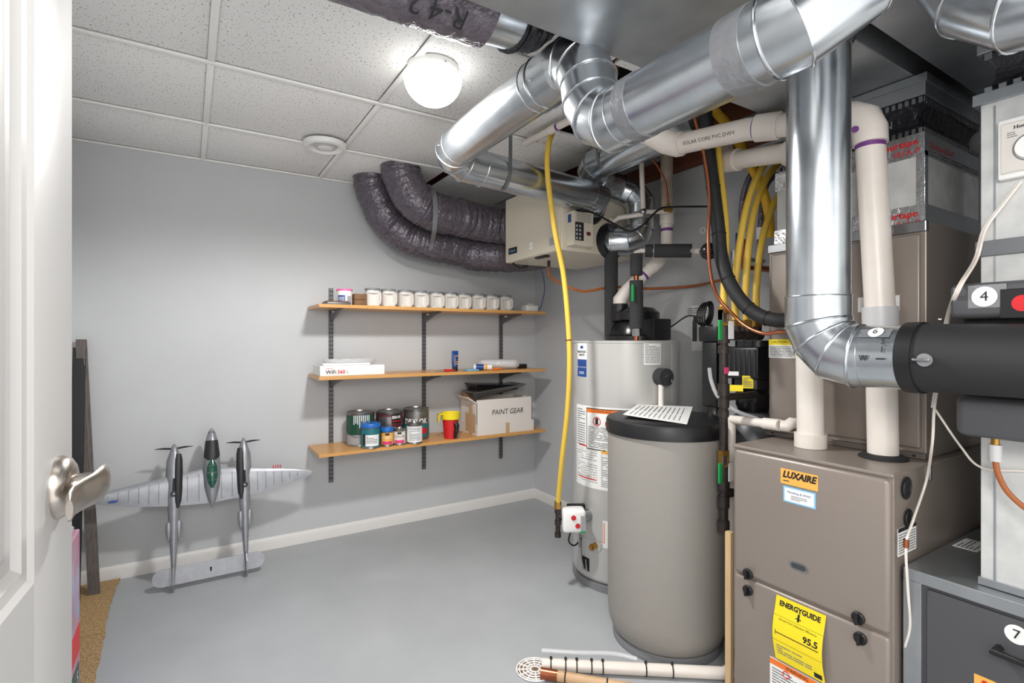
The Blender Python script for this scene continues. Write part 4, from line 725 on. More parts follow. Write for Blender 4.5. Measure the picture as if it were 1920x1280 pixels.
text(curl, 'Annual Fuel Utilization Efficiency', x, zt_-.066, .0085, 'ink', lb, h=.0016); text(curl, '95.5', x+w_*.55, zt_-.093, .025, 'ink', lb, h=.0016, bold=.0008); bars(curl, [(xl+.008, zt_-.109, xr_-.01, zt_-.1065), (xl, zt_-.058, xr_, zt_-.0575), (xl, zt_-.132, xr_, zt_-.1315), (xl+.008, zt_-.115, xl+.0095, zt_-.10)], 'scale_bar', 'ink', lb, .0015); fine(curl, xl+.01, zb_+.02, xr_-.03, zb_+.05, 4, 'fine_print', 'ink_grey', lb, .0015); bars(curl, [(xr_-.028, zb_+.006, xr_-.006, zb_+.02)], 'agency_mark', 'ink', lb, .0015)
lb, x, z, w_, h_ = flabel(1444, 1536, 1254, 1320, 'warning_label', 'white'); bars(f, [(x-w_, z+h_*.62, x+w_, z+h_*.96)], 'orange_header', 'orange', lb); text(f, 'WARNING', x+.01, z+h_*.79, .014, 'ink', lb, h=.0024); fine(f, x-w_*.9, z-h_*.8, x+w_*.9, z+h_*.5, 8, 'fine_print', 'ink_grey', lb)
MB().torus(f(x-w_*.3, z+h_*.4, .002), (-1, 0, 0), .010, .0014, 20, 6).build('prohibition_ring', 'red', lb)
for px, py in ((1403, 1075), (1403, 1106), (1610, 1158), (1614, 1196)):
    xx, zk = fc(px, py); k = MB(); k.tube([f(xx, zk, -.002), f(xx, zk, .006), f(xx, zk, .008)], [.0165, .0165, .014], 24); kn = k.build('door_knob', 'black', t); MB().box(tuple(f(xx+.004, zk-.015, .020)), tuple(f(xx-.004, zk+.015, .006)), .003).build('knob_grip', 'black', kn)
xx, zk = fc(1498, 1062); b = MB(); ov = [(xx+(.016 if i < 12 else -.016)+.011*math.cos(-math.pi/2+math.pi*(i % 12)/11+(0 if i < 12 else math.pi)), zk+.011*math.sin(-math.pi/2+math.pi*(i % 12)/11+(0 if i < 12 else math.pi))) for i in range(24)]
b.loft([[f(a, c_, .003) for a, c_ in ov], [f(a, c_, -.001) for a, c_ in ov]]); sg_ = b.build('sight_glass_frame', 'steel', t); b = MB(); b.loft([[f(xx+(a-xx)*.82, zk+(c_-zk)*.7, .0036) for a, c_ in ov], [f(xx+(a-xx)*.82, zk+(c_-zk)*.7, .002) for a, c_ in ov]]); b.build('sight_glass', 'lcd', sg_)
fs = plane((0, FY0, 0), (0, -1, 0))
def sp(px, py): p = R(px, py, Y=FY0); return p.x, p.z
for px, py, r in ((1697, 914, .030), (1700, 970, .024), (1692, 1076, .016), (1700, 1182, .018), (1693, 1219, .017)):
    xx, zk = sp(px, py); o = circ(fs, xx, zk, r, 'knockout_plug', 'black', t, .005); MB().torus(fs(xx, zk, .005), (0, -1, 0), r*.7, .003, 24, 6).build('plug_ring', 'rubber', o)
xl, zk = sp(1683, 1018); xr_ = sp(1717, 1018)[0]; lb = patch(fs, xl, zk-.036, xr_, zk+.036, 'notice_label', 'paper', t); bars(fs, [(xl, zk+.026, xr_, zk+.036)], 'notice_header', 'ink', lb); fine(fs, xl+.004, zk-.032, xr_-.004, zk+.022, 8, 'fine_print', 'ink_grey', lb)
xl, zk = sp(1740, 885); MB().box(tuple(fs(xl-.005, zk-.02, .008)), tuple(fs(xl+.005, zk+.02, 0)), .002).build('side_bracket', 'steel', t)
# coil cabinet
KX, KY0, KY1, KZ = 1.80, .637, 1.115, 1.562
t = thing('coil_cabinet', (2.03, .87, FZ), 'brown-grey coil cabinet stacked on the furnace', 'cabinet')
MB().box((KX+.006, KY0, FZ+.001), (2.268, KY1, KZ), .003).build('case', 'furnace', t, 0); MB().box((KX-.004, KY0+.012, FZ+.03), (KX+.012, KY1-.012, KZ-.035), .006, None, 3).build('front_panel', 'furnace', t)
MB().box((KX-.012, KY0-.003, FZ+.001), (KX+.01, KY1+.003, FZ+.018), .002).build('base_flange', 'furnace_in', t, 0); MB().box((KX-.001, KY0-.002, KZ-.03), (KX+.02, KY1+.002, KZ+.002), .003).build('top_flange', 'steel', t, 0)
for y in (.66, .75, .93, 1.09): MB().sphere((KX-.013, y, FZ+.010), .004, 8, 6).build('screw', 'black', t)
f = plane((KX-.004, 0, 0), (-1, 0, 0)); p0, p1 = R(1441, 636, X=KX), R(1500, 672, X=KX); lb = patch(f, -p0.y+.004, p1.z, -p1.y, p0.z, 'caution_label', 'paper', t); bars(f, [(-p0.y+.004, p0.z-.020, -p1.y, p0.z)], 'caution_header', 'sign_yellow', lb); text(f, 'CAUTION / ATTENTION', -p0.y+.012, p0.z-.010, .0135, 'ink', lb, align='LEFT', h=.0024); fine(f, -p0.y+.008, p1.z+.004, -p1.y-.004, p0.z-.024, 7, 'fine_print', 'ink_grey', lb)
p0, p1 = R(1610, 558, X=KX), R(1688, 582, X=KX); lb = patch(f, -p0.y, p1.z, -p1.y, p0.z, 'rating_sticker', 'white', t); fine(f, -p1.y-.035, p1.z+.006, -p1.y-.012, p0.z-.02, 3, 'fine_print', 'ink_grey', lb)
# plenum with foil tape, canvas collar
PX, PY0, PY1, PZ = 1.83, .652, 1.10, 1.825
t = thing('supply_plenum', (2.05, .88, KZ), 'foil-taped metal plenum between coil cabinet and trunk', 'plenum')
MB().box((PX, PY0, KZ+.004), (2.265, PY1, PZ), .002).build('plenum_box', 'galv_dirty', t, 0)
def wrapband(z0, z1, nm, m, e=.0025): 
    b = MB(); ins = [(PX-e, PY0-e), (2.266, PY0-e), (2.266, PY1+e), (PX-e, PY1+e)]; b.loft([[(x, y, z0) for x, y in ins], [(x, y, z1) for x, y in ins]]); return b.build(nm, m, t, 0)
w1 = wrapband(KZ-.016, KZ+.055, 'foil_tape', 'foil', .006); w2 = wrapband(PZ-.065, PZ+.003, 'foil_tape', 'foil', .004)
MB().box((PX-.003, PY0-.004, KZ+.05), (PX+.02, PY0+.018, PZ-.05), .001).build('corner_tape', 'foil', t, 0)
for (fx, n_, z0, hh) in ((PX-.006, (-1, 0, 0), KZ+.018, .006), (PX-.004, (-1, 0, 0), PZ-.032, .005)):
    f = plane((fx, 0, z0), n_)
    for x in (-1.06, -.90, -.715):
        text(f, 'Shurtape', x, .012, .028, 'red', t, 'tape_print', h=.001, align='LEFT' if x < -1 else 'CENTER', bold=.0006); text(f, '181A-P', x+.02, -.016, .024, 'red', t, 'tape_print', h=.001)
f = plane((0, PY0-.005, PZ-.03), (0, -1, 0)); text(f, 'Shurtape 181A-P', 1.95, .0, .026, 'red', t, 'tape_print', h=.001); fine(f, 1.86, -.03, 2.25, -.012, 2, 'tape_fine_print', 'ink_grey', t, .001)
def teeth(x0, y0, y1, x1, z0, z1, nm, par, k=26):
    b = MB(); 
    for i in range(k):
        y = y0+(y1-y0)*(i+.15)/k; b.box((x0-.002, y, z0), (x0+.001, y+(y1-y0)/k*.55, z1))
    kk = 24
    for i in range(kk):
        x = x0+(x1-x0)*(i+.15)/kk; b.box((x, y0-.002, z0), (x+(x1-x0)/kk*.55, y0+.001, z1))
    b.build(nm, 'steel', par, 0, 'stuff')
def canvas(t, x0, y0, y1, x1, z0, z1):
    b = MB(); rr = []
    for k in range(7):
        u = k/6; e = .022*math.sin(u*math.pi)-.004; ring_ = []
        for (x, y) in ((x0, y0), (x1, y0), (x1, y1), (x0, y1)): ring_.append((x+(e if x == x0 else -e), y+(e if y == y0 else -e), z0+(z1-z0)*u))
        rr.append(ring_)
    b.loft(rr).build('canvas_sleeve', 'flex_black', t, 0)
    teeth(x0-.004, y0-.004, y1+.004, x1, z0-.004, z0+.012, 'crimped_strip', t); teeth(x0-.004, y0-.004, y1+.004, x1, z1-.012, z1+.004, 'crimped_strip', t)
t2 = thing('canvas_connector', (2.05, .88, PZ+.004), 'black canvas duct connector above the foil-taped plenum', 'connector', 'canvas connectors'); canvas(t2, PX+.004, PY0+.004, PY1-.004, 2.262, PZ+.007, PZ+.105)
f = plane((PX+.018, 0, PZ+.055), (-1, 0, 0)); text(f, 'ELON', -.78, 0, .034, 'ink_grey', t2, 'woven_print', h=.004)
b = MB(); b.box((PX-.006, PY0-.006, PZ+.112), (2.266, PY1+.006, 1.995), .002); b.box((PX-.012, PY0-.012, 1.975), (2.266, PY1+.008, 1.998), .001); tag(b.build('duct_flange', 'galv_dull', smooth=0), 'galvanized flange joining the plenum connector to trunk', 'flange')
# filter cabinet, return drop
QX, QZ = 1.572, .632
t = thing('filter_cabinet', (1.9, .2, 0), 'low dark grey filter cabinet with galvanized frame', 'cabinet')
MB().box((QX+.01, -.45, .0), (2.26, .600, QZ-.02), .002).build('case', 'cabinet_grey', t, 0); MB().box((QX-.002, -.45, QZ-.03), (2.26, .604, QZ), .002).build('top_frame', 'galv_dull', t, 0); MB().box((QX-.002, .565, .0), (QX+.012, .604, QZ-.03), .001).build('side_frame', 'galv_dull', t, 0); MB().box((QX+.002, -.44, .02), (QX+.012, .555, QZ-.04), .003).build('filter_door', 'cabinet_grey', t)
f = plane((QX+.002, 0, 0), (-1, 0, 0)); p = R(1906, 1190, X=QX); o = circ(f, -p.y, p.z, .021, 'number_sticker', 'white', t); text(f, '7', -p.y, p.z, .03, 'ink', o, h=.003)
p0, p1 = R(1865, 1222, X=QX-.03), R(1945, 1254, X=QX-.03); b = MB(); b.tube([p0+Vector((.03, 0, 0)), p0, p1, p1+Vector((.03, 0, 0))], .008, 12); b.build('door_handle', 'black', t)
p = R(1826, 1262, X=QX); lb = patch(f, -p.y, p.z-.05, -p.y+.08, p.z, 'date_sticker', 'amber', t); text(f, '20', -p.y+.03, p.z-.02, .032, 'red', lb, h=.0024, bold=.001)
fT = plane2((0, 0, QZ), (1, 0, 0), (0, 1, 0)); p = R(1815, 1020, Z=QZ); lb = patch(fT, p.x-.05, p.y-.035, p.x+.05, p.y+.02, 'top_sticker', 'paper', t); fine(fT, p.x-.045, p.y-.03, p.x+.045, p.y+.015, 5, 'fine_print', 'ink_grey', lb)
RX, RY, RZ = 1.612, .461, 1.80
t = thing('return_drop', (1.88, .15, QZ+.001), 'whitish galvanized return drop standing on the filter cabinet', 'duct')
MB().box((RX, -.2, QZ+.002), (2.15, RY, RZ), .002).build('drop_box', 'galv_dirty', t, 0); MB().box((RX-.012, -.2, RZ-.022), (2.155, RY+.012, RZ+.004), .001).build('top_flange', 'galv_dull', t, 0); MB().box((RX-.004, -.2, QZ+.002), (RX+.02, RY+.004, QZ+.020), .001).build('bottom_flange', 'galv_dull', t, 0)
for py in (463,): z = R(1880, py, X=RX).z; MB().box((RX-.008, -.2, z-.018), (2.15, RY+.008, z+.018), .001).build('reinforcing_strap', 'strap_metal', t, 0)
MB().box((RX-.0015, RY-.028, QZ+.02), (RX+.001, RY-.024, RZ-.03)).build('seam', 'galv_dull', t, 0)
t2 = thing('canvas_connector', (1.88, .15, RZ+.005), 'black canvas duct connector above the whitish return drop', 'connector', 'canvas connectors'); canvas(t2, RX+.004, -.196, RY-.004, 2.146, RZ+.006, RZ+.095)
b = MB(); b.box((RX-.006, -.2, RZ+.10), (2.15, RY+.006, 1.96), .002); b.box((RX-.014, -.2, 1.955), (2.15, RY+.012, 1.998), .002); tag(b.build('duct_flange', 'galv_dull', smooth=0), 'galvanized flange joining the return connector to trunk', 'flange')
# humidistat on the drop
p0, p1 = R(1876, 232, X=RX), R(1876, 342, X=RX); yl = p0.y
t = thing('humidistat', (RX-.02, yl-.05, p1.z), 'white wall control with round dial on the return drop', 'thermostat')
MB().box((RX-.022, yl-.105, p1.z), (RX-.001, yl, p0.z), .004, None, 3).build('case', 'white', t); f = plane((RX-.022, yl-.052, (p0.z+p1.z)/2), (-1, 0, 0)); MB().box(tuple(f(-.042, -.055, .004)), tuple(f(.042, .055, -.001)), .002).build('face_plate', 'jug', t)
MB().torus(f(.006, -.006, .004), (-1, 0, 0), .030, .0015, 32, 6).build('dial_ring', 'lid_grey', t); circ(f, .006, -.006, .026, 'dial', 'white', t, .010); text(f, 'Honeywell', .002, .044, .0115, 'ink', t, h=.0046, bold=.0003); fine(f, -.034, .022, -.016, .036, 3, 'fine_print', 'ink_grey', t, .0046)
# humidifier
t = thing('humidifier', (1.53, .2, 1.0), 'grey plastic duct humidifier with red button', 'humidifier')
def rbox(x0, x1, y0, y1, z0, z1, r, nm, m, par): return MB().box((x0, y0, z0), (x1, y1, z1), r, None, 4).build(nm, m, par, 40)
rbox(1.475, RX-.009, -.1, .478, 1.265, 1.345, .014, 'upper_cover', 'cabinet_grey', t); rbox(1.48, RX-.009, -.1, .470, 1.002, 1.095, .018, 'lower_tank', 'cabinet_grey', t); rbox(1.515, RX-.009, -.1, .465, 1.09, 1.27, .004, 'body', 'black', t)
f = plane((1.475, 0, 0), (-1, 0, 0)); p = R(1846, 556, X=1.475); patch(f, -p.y-.028, p.z-.024, -p.y+.036, p.z+.026, 'clear_tape', 'lid_grey', t, .0006, 2, .0004); o = circ(f, -p.y, p.z, .022, 'number_sticker', 'white', t, .002); text(f, '4', -p.y, p.z, .03, 'ink', o, h=.003)
p = R(1918, 568, X=1.475); circ(f, -p.y, p.z, .017, 'power_button', 'red', t, .004); MB().box(tuple(f(-p.y-.034, p.z-.030, .0025)), tuple(f(-p.y+.06, p.z+.030, -.001)), .001).build('button_bezel', 'black', t)
b = MB(); q = R(1866, 818, X=1.53); b.tube([q, q-Z3*.02], .008, 12); b.build('drain_nipple', 'brass', t); b = MB(); b.tube([q-Z3*.018, q-Z3*.055], .012, 16); b.build('drain_coupling', 'pvc_grey', t)
tag(MB().tube(sm([q-Z3*.053, R(1872, 890, X=1.53), R(1892, 925, X=1.53), R(1935, 960, X=1.53), R(2000, 985, X=1.53)], 6), .006, 10).build('drain_hose', 'pex_brown'), 'reddish drain hose below the humidifier', 'hose')
# thermostat wire
P = [R(1915, 340, X=RX-.015), R(1880, 385, X=RX-.015), R(1848, 430, X=RX-.02), R(1832, 485, X=RX-.022), R(1800, 540, X=1.46), R(1778, 600, X=1.54), R(1764, 690, X=1.56), R(1752, 765, X=1.55), R(1748, 830, X=1.54), R(1737, 900, Y=.59), R(1712, 975, Y=.59), R(1699, 1020, Y=.59), R(1702, 1100, Y=.588), R(1706, 1170, Y=.588), R(1697, 1212, Y=.60)]
t = thing('control_wire', tuple(P[-1]), 'cream low-voltage wire trailing down in front of the furnace side', 'wire'); MB().tube(sm(P, 7), .0032, 8).build('wire', 'pvc', t); P2 = [p+Vector((.004, .006, 0)) for p in P[:8]]; MB().tube(sm(P2, 7), .0028, 8).build('wire', 'pvc', t); MB().tube(sm([P[7], R(1800, 835, X=1.62), R(1840, 876, X=1.605), R(1925, 883, X=1.605)], 6), .0026, 8).build('wire_branch', 'pvc', t); MB().tube([P[11]+Z3*.012, P[11]-Z3*.008], .007, 8).build('wire_clip', 'copper', t)
# furnace flue pipes
t = thing('intake_pipe', (1.70, .909, FZ), 'white plastic air pipe rising from furnace top behind the shiny duct', 'pipe', 'furnace air pipes')
MB().tube([(1.70, .909, FZ+.001), (1.70, .909, FZ+.045)], .047, 32).build('coupling', 'pvc', t); MB().tube([(1.70, .909, FZ+.04), (1.705, .925, 1.79)], .039, 32).build('pipe', 'pvc', t); MB().tube([(1.705, .925, 1.77), (1.708, .93, 1.80), (1.715, .95, 1.835), (1.725, .99, 1.852)], .046, 32).build('elbow', 'pvc', t); MB().tube([(1.722, .98, 1.85), (1.765, 1.22, 1.90)], .033, 28).build('pipe', 'pvc', t); MB().tube([(1.763, 1.21, 1.898), (1.772, 1.26, 1.908), (1.80, 1.30, 1.93), (1.83, 1.33, 2.0)], .041, 28).build('elbow', 'pvc', t)
t = thing('exhaust_pipe', (1.737, .722, FZ), 'white plastic flue pipe with elbow right of the shiny duct', 'pipe', 'furnace air pipes')
bx_, by_ = 1.728, .715
MB().lathe((bx_, by_, FZ), [(0, .0005), (.062, .0005), (.062, .004), (.048, .012), (.0405, .013)], 36).build('rubber_gasket', 'rubber', t); MB().tube([(bx_, by_, FZ+.005), (bx_, by_+.006, 1.235)], .039, 32).build('lower_pipe', 'pvc', t); MB().tube([(bx_, by_+.006, 1.225), (bx_, by_+.008, 1.315)], .0455, 32).build('coupling', 'pvc_grey', t); MB().tube([(bx_, by_+.008, 1.31), (bx_-.008, by_+.03, 1.80)], .0385, 32).build('upper_pipe', 'pvc', t); MB().tube([(bx_-.008, by_+.03, 1.787), (bx_-.008, by_+.03, 1.800)], .0392, 32).build('primer_ring', 'purple', t)
MB().tube([(bx_-.008, by_+.03, 1.80), (bx_-.008, by_+.031, 1.84), (bx_-.008, by_+.045, 1.875), (bx_-.008, by_+.08, 1.898), (bx_-.008, by_+.12, 1.905)], .0455, 32).build('elbow', 'pvc', t); circ(plane((bx_-.055, by_+.05, 1.84), (-1, -.4, .1)), 0, 0, .010, 'primer_spot', 'purple', t, .003)
HP = [Vector((bx_-.008, by_+.11, 1.905)), Vector((1.66, 1.108, 1.955)), Vector((1.615, 1.36, 1.975))]
MB().tube(HP, .0385, 32).build('horizontal_pipe', 'pvc', t); fr = lambda k: HP[1].lerp(HP[2], k); MB().tube([HP[0].lerp(HP[1], .62), HP[0].lerp(HP[1], .88)], .0455, 32).build('coupling', 'pvc', t); MB().tube([HP[0].lerp(HP[1], .88), HP[0].lerp(HP[1], .90)], .039, 32).build('primer_ring', 'purple', t)
MB().tube([fr(.97), fr(1.04), fr(1.04)+Vector((-.02, .04, .02)), fr(1.04)+Vector((-.08, .09, .065))], .0455, 32).build('elbow', 'pvc', t); MB().tube([fr(1.04)+Vector((-.07, .08, .058)), fr(1.04)+Vector((-.095, .10, .075))], .046, 32).build('primer_ring', 'purple', t); MB().tube([fr(1.04)+Vector((-.09, .098, .072)), fr(1.04)+Vector((-.22, .2, .16))], .0385, 28).build('tail_pipe', 'pvc', t)
ff = lambda x, y, h=0: HP[1].lerp(HP[2], .5-x/.256)+Vector((-(.0388+h)*math.cos(y/.0388-.35), 0, (.0388+h)*math.sin(y/.0388-.35)))
text(ff, 'SOLAR CORE PVC DWV', .01, .0, .0185, 'ink', t, 'pipe_print', h=.001)
# ================================================================== gas manifold, hoses, refrigerant line
ix, iy = 1.663, 1.202
def iz(py): return R(1357, py, d=1.90).z
t = thing('gas_pipe', (ix, iy, iz(995)), 'black iron gas pipe with green valve handles beside the furnace', 'pipe')
MB().tube([(ix, iy, iz(990)), (ix, iy, iz(600))], .0150, 20).build('riser', 'iron', t)
for py, hh, r in ((985, .018, .021), (940, .02, .0205), (910, .016, .021), (730, .022, .021), (755, .016, .020), (655, .014, .020), (628, .03, .021), (775, .012, .019)): MB().tube([(ix, iy, iz(py)-hh), (ix, iy, iz(py)+hh)], r, 16).build('fitting', 'iron', t)
MB().tube([(ix, iy, iz(925)), (ix+.04, iy-.01, iz(925))], .016, 16).build('side_tee', 'iron', t)
for py, lab in ((860, 'l'), (597, 'u')):
    z = iz(py); vb = MB(); vb.tube([(ix, iy, z-.026), (ix, iy, z+.032)], .021, 6); vb.tube([(ix, iy, z), (ix-.02, iy-.024, z+.004)], .010, 12); v_ = vb.build('ball_valve', 'brass', t)
    hx0 = Vector((ix-.024, iy-.026, z+.006)); b = MB(); b.box((-.010, -.004, -.085), (.010, .004, -.012), .0035, Matrix.Translation(hx0+Vector((-.022, .006, 0)))); b.build('valve_handle', 'green', v_); b = MB(); b.box((-.011, -.0015, -.02), (.012, .0015, .012), .001, Matrix.Translation(hx0+Vector((-.006, 0, 0)))); b.build('handle_plate', 'steel', v_)
    b = MB(); b.box((ix-.012, iy-.030, z-.075), (ix+.018, iy-.0285, z-.01)); b.build('paper_tag', 'paper', v_, 0)
MB().box((ix-.0165, iy-.0175, iz(700)), (ix+.006, iy-.0148, iz(688)), .001).build('pink_marker', 'magenta', t, 0)
mz = iz(628)
MB().tube([(ix, iy, mz), (1.88, iy, mz)], .014, 18).build('manifold', 'iron', t)
MB().tube([(ix, iy, iz(745)), (1.86, iy, iz(745))], .0135, 18).build('branch_pipe', 'iron', t)
tx_ = [1.735, 1.80, 1.865]
for x in tx_:
    b = MB(); b.tube([(x-.022, iy, mz), (x+.022, iy, mz)], .0195, 16); b.tube([(x, iy, mz), (x, iy, mz+.035)], .0185, 16); b.build('tee', 'iron', t); MB().tube([(x, iy, mz+.033), (x, iy, mz+.058)], .0225, 6).build('hose_nut', 'brass', t)
MB().tube([(ix, iy, iz(600)), (ix, iy, iz(575))], .021, 6).build('hose_nut', 'brass', t)
hh = lambda *pp: sm([R(a, c_, d=dd_) for a, c_, dd_ in pp], 7)
zt0 = mz+.055
for i, (st, path, lab) in enumerate((((ix, iy, iz(578)), [(1358, 520, 1.92), (1361, 440, 1.95), (1357, 380, 1.97), (1348, 300, 1.98), (1345, 235, 1.98)], 'yellow gas hose running beside the black refrigerant line'),
    ((tx_[0], iy, zt0), [(1378, 540, 1.95), (1388, 450, 1.95), (1405, 370, 1.97), (1432, 310, 2.0), (1462, 275, 2.05)], 'left yellow gas hose of the three curving behind plenum'),
    ((tx_[1], iy, zt0), [(1398, 545, 1.99), (1404, 460, 1.99), (1417, 385, 2.0), (1440, 330, 2.04), (1466, 300, 2.08)], 'middle yellow gas hose of the three curving behind plenum'),
    ((tx_[2], iy, zt0), [(1418, 545, 2.02), (1424, 480, 2.02), (1434, 430, 2.04), (1448, 390, 2.07), (1466, 355, 2.1)], 'right yellow gas hose of the three curving behind plenum'))):
    P = sm([Vector(st)]+[R(*q[:2], d=q[2]) for q in path], 7); tag(MB().tube(P, .0128, 14).build('gas_hose', 'yellow_hose'), lab, 'hose', 'yellow gas hoses')
tag(MB().tube(hh((1338, 205, 2.1), (1372, 245, 2.1), (1402, 300, 2.1), (1428, 350, 2.12), (1441, 400, 2.13), (1444, 445, 2.14)), .018, 16).build('corrugated_gas_line', 'yellow_deep'), 'thick deep yellow gas line slanting behind the thinner hoses', 'hose')
for i, (pp, lab) in enumerate((([(1395, 440, 2.25), (1390, 400, 2.25), (1398, 350, 2.22), (1420, 310, 2.2), (1455, 285, 2.2)], 'dark plastic pipe arching behind the yellow hoses'), ([(1425, 440, 2.2), (1428, 400, 2.2), (1436, 350, 2.2), (1455, 325, 2.2)], 'second dark plastic pipe close to plenum corner'))):
    t2 = thing('dark_pipe', tuple(R(*pp[0][:2], d=pp[0][2])), lab, 'pipe', 'dark plastic pipes'); MB().tube(hh(*pp), .012, 14).build('pipe', 'flex', t2); a = R(*pp[0][:2], d=pp[0][2]); MB().tube([Vector((XB-.002, a.y, a.z-.14)), a-Z3*.14, a-Z3*.12, a], .011, 12).build('copper_end', 'copper', t2); MB().tube([a-Z3*.02, a+Z3*.03], .0145, 12).build('print_band', 'white', t2)
a = R(1376, 470, d=2.3); t2 = thing('lever_valve', tuple(a-Z3*.06), 'steel valve with dark blue lever on the wall behind hoses', 'valve'); b = MB(); b.tube([a-Z3*.06, a+Z3*.0], .014, 12); b.tube([a-Z3*.03, Vector((XB-.002, a.y, a.z-.03))], .010, 12); b.build('valve_body', 'steel', t2); MB().box(tuple(a+Vector((-.012, -.02, -.01))), tuple(a+Vector((.006, -.014, .075))), .004).build('lever', 'blue', t2)
a = R(1318, 432, X=XB-.001); f = plane((XB-.001, a.y, a.z), (-1, 0, 0)); t2 = circ(f, 0, 0, .02, 'number_sticker', 'white', None, .0012); tag(t2, 'round white number three sticker on the wall', 'sticker'); text(f, '3', 0, 0, .026, 'ink', t2, h=.002)
# refrigerant pair
RL = [(1322, 205, 1.98), (1327, 270, 1.98), (1337, 350, 1.96), (1347, 430, 1.94), (1352, 480, 1.92), (1368, 530, 1.88), (1395, 570, 1.84), (1425, 592, 1.80), (1455, 600, 1.76), (1480, 600, 1.74)]
t = thing('refrigerant_line', tuple(R(1480, 600, d=1.74)), 'thick black insulated refrigerant line bending toward the coil', 'pipe'); MB().tube(hh(*RL), .0245, 20).build('insulation', 'rubber', t)
P = hh(*RL)
for k in (14, 22, 34, 44, 52): 
    if k < len(P)-1: MB().torus(P[k], P[k+1]-P[k-1], .0248, .0022, 24, 6).build('tape_joint', 'black', t)
tag(MB().tube(hh((1303, 222, 1.94), (1320, 290, 1.94), (1330, 370, 1.93), (1328, 450, 1.91), (1332, 510, 1.89), (1345, 555, 1.86), (1375, 590, 1.83), (1400, 612, 1.78), (1432, 625, 1.72), (1462, 622, 1.69), (1485, 624, 1.68)), .006, 12).build('copper_line', 'copper'), 'thin copper line running down beside the black refrigerant line', 'pipe')
# cord coil and poster on the wall
cc = R(1322, 588, d=2.35); t2 = thing('cord_coil', tuple(cc), 'coiled black power cord hanging behind the gas pipe', 'cord'); 
for k in range(4): 
    e = Matrix.Rotation(.25+k*.12, 3, 'Y'); MB().tube([cc+e @ Vector((.028*math.cos(q)*(1+.1*k), .01*k-.02, .055*math.sin(q))) for q in [i*math.pi/12 for i in range(25)]], .004, 8, caps=False).build('cord_loop', 'black', t2)
MB().tube(sm([cc+Vector((-.02, 0, -.02)), R(1290, 592, d=2.4), R(1262, 610, d=2.45), R(1246, 620, d=2.5)], 5), .004, 8).build('cord_tail', 'black', t2)
p0, p1 = R(1297, 573, X=XB-.002), R(1330, 658, X=XB-.002); f = plane((XB-.002, 0, 0), (-1, 0, 0)); o = patch(f, -p0.y, p1.z, -p1.y, p0.z, 'instruction_poster', 'paper', None); tag(o, 'printed sheet with tank diagrams pinned to the wall', 'poster')
xm = -(p0.y+p1.y)/2; zm = (p0.z+p1.z)/2; bars(f, [(xm-.05, zm-.07, xm-.02, zm+.04), (xm-.045, zm+.04, xm-.025, zm+.06), (xm+.0, zm-.06, xm+.03, zm+.03), (xm+.05, zm-.07, xm+.075, zm+.02)], 'tank_drawings', 'cabinet_grey', o); fine(f, xm-.08, zm+.075, xm+.06, zm+.11, 3, 'fine_print', 'ink_grey', o)
# water softener head and filter
sx, sy = 1.99, 1.295
t = thing('water_softener', (sx, sy, 0), 'black softener valve head on a tall tank behind the gas pipe', 'softener'); MB().lathe((sx, sy, 0), [(0, 0), (.105, 0), (.11, .02), (.11, .82), (.08, .90), (.04, .93), (0, .93)], 40).build('resin_tank', 'cabinet_grey', t)
hd = MB().box((sx-.11, sy-.09, 1.06), (sx+.07, sy+.08, 1.19), .012).build('valve_head', 'black', t); MB().lathe((sx, sy, 0), [(.0, .925), (.06, .925), (.07, .95), (.07, 1.0), (.085, 1.02), (.085, 1.06), (0, 1.06)], 32).build('valve_neck', 'black_gloss', t); MB().lathe((sx-.02, sy-.03, 0), [(0, 1.19), (.085, 1.19), (.085, 1.215), (0, 1.218)], 32).build('valve_cap', 'black_gloss', hd)
for i in range(7): MB().box((sx-.112, sy-.08+i*.022, 1.075), (sx-.1085, sy-.07+i*.022, 1.18), .001).build('cooling_rib', 'rubber', hd, 0)
p = R(1402, 716, d=2.05); f = plane(tuple(p), (-1, -.8, 0)); o = patch(f, -.02, -.025, .02, .025, 'yellow_tag', 'sign_yellow', t); fine(f, -.016, -.02, .016, .02, 5, 'tag_print', 'ink_grey', o); p = R(1378, 728, d=2.0); f = plane(tuple(p), (-1, -.8, .4)); patch(f, -.035, -.012, .03, .014, 'yellow_tag', 'sign_yellow', t); p = R(1372, 700, d=2.05); f = plane(tuple(p), (-1, -.8, 0)); patch(f, -.02, -.008, .025, .008, 'barcode_sticker', 'white', t)
p = R(1340, 700, d=2.25); t = thing('water_filter', (p.x, p.y, .75), 'black upright water filter housing left of the gas pipe', 'filter'); MB().box((p.x-.035, p.y-.035, .93), (p.x+.04, p.y+.04, 1.21), .006).build('housing', 'black', t); MB().box((p.x-.045, p.y-.045, 1.21), (p.x+.05, p.y+.05, 1.275), .006).build('cap', 'black', t); MB().lathe((p.x, p.y, 0), [(0, .75), (.04, .75), (.05, .77), (.05, .9), (.04, .93), (0, .93)], 28).build('sump', 'black_gloss', t); f = cylmap((p.x, p.y), .05, theta(1343, (p.x, p.y), .05), .80); patch(f, -.03, -.0, .03, .025, 'blue_label', 'blue_lid', t)
tag(MB().tube(sm([R(1330, 690, d=2.1), R(1334, 715, d=2.08), R(1348, 745, d=2.02), R(1380, 770, d=2.0), R(1420, 785, d=1.98)], 7), .008, 12).build('clear_tube', 'clear'), 'clear plastic tube looping behind the gas pipe', 'tube')
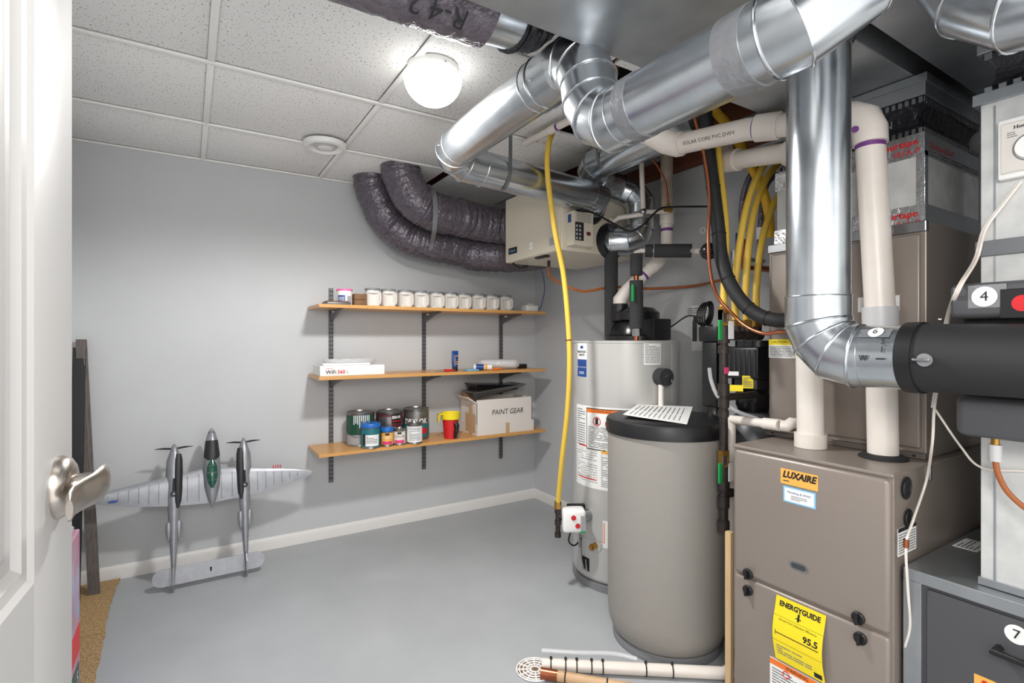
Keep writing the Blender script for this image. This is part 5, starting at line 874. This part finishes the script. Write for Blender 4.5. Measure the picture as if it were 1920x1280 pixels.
# condensate PVC on furnace top
a, c_ = R(1372, 786, d=1.985), R(1462, 797, d=1.79); t = thing('condensate_pipe', tuple(a), 'white plastic condensate pipe behind the furnace top edge', 'pipe'); MB().tube([a, c_], .0165, 20).build('pipe', 'pvc', t); MB().tube([c_.lerp(a, .3), c_], .0205, 20).build('coupling', 'pvc', t); e = R(1495, 794, d=1.78); MB().tube([c_, R(1475, 799, d=1.78), R(1484, 793, d=1.78), e], .019, 20).build('elbow', 'pvc', t); MB().tube([a+(c_-a).normalized()*.016, a, a-Z3*.03, Vector((a.x, a.y, .05))], .0145, 20).build('down_pipe', 'pvc', t)
# wood stick, floor pipes, drain
p = R(1367, 1280, d=1.78); o = MB().box((p.x-.006, p.y-.010, .002), (p.x+.012, p.y+.012, .56), .001).build('wood_strip', 'wood_raw', smooth=0); tag(o, 'narrow bare wood strip standing beside the furnace corner', 'strip')
p = R(1003, 1256, Z=0); t = thing('floor_drain', (p.x, p.y, 0), 'round white floor drain grate at the bottom edge', 'drain'); MB().lathe((p.x, p.y, 0), [(0, .0005), (.066, .0005), (.066, .002), (0, .002)], 40).build('drain_pit', 'wood_brown', t)
for r in (.016, .030, .044, .058, .068): MB().torus((p.x, p.y, .004), (0, 0, 1), r, .0028, 40, 6).build('grate_ring', 'white', t)
for k in range(12): q = k*math.pi/6; MB().box((.014, -.0022, .002), (.068, .0022, .0065), 0, Matrix.Translation((p.x, p.y, 0)) @ Matrix.Rotation(q, 4, 'Z')).build('grate_spoke', 'white', t, 0)
a, c_ = R(1016, 1245, Z=.024), R(1368, 1262, Z=.024); t = thing('floor_pipe', tuple(a), 'white plastic drain pipe lying on the floor before the tank', 'pipe', 'floor pipes'); MB().tube([a, c_], .021, 24).build('pipe', 'pvc', t); MB().tube([c_.lerp(a, .025), c_], .025, 24).build('coupling', 'pvc', t)
for k in (.05, .13, .19, .27, .33, .56, .70): q = a.lerp(c_, k); MB().torus(q, c_-a, .0215, .0025, 24, 6).build('cable_tie', 'black', t); MB().box(tuple(q+Vector((-.004, -.004, .02))), tuple(q+Vector((.004, .004, .030))), .001).build('tie_head', 'black', t, 0)
P = sm([a+Vector((.02, .03, .03)), a.lerp(c_, .2)+Vector((.02, .03, .028)), a.lerp(c_, .4)+Vector((.02, .034, .028)), a.lerp(c_, .55)+Vector((0, .034, .02))], 6); tag(MB().tube(P, .008, 12).build('clear_hose', 'clear'), 'clear braided hose lying along the white floor pipe', 'hose')
a, c_ = R(1030, 1264, Z=.020), R(1300, 1310, Z=.02); t = thing('floor_pipe', tuple(a), 'tan plastic drain pipe lying in front of the white floor pipe', 'pipe', 'floor pipes'); MB().tube([a, c_], .018, 24).build('pipe', 'pipe_tan', t); MB().tube([a-(c_-a).normalized()*.03, a+(c_-a).normalized()*.03], .0195, 24).build('coupling', 'copper', t)
for k in (.12, .42): q = a.lerp(c_, k); MB().torus(q, c_-a, .0187, .0025, 24, 6).build('cable_tie', 'black', t)
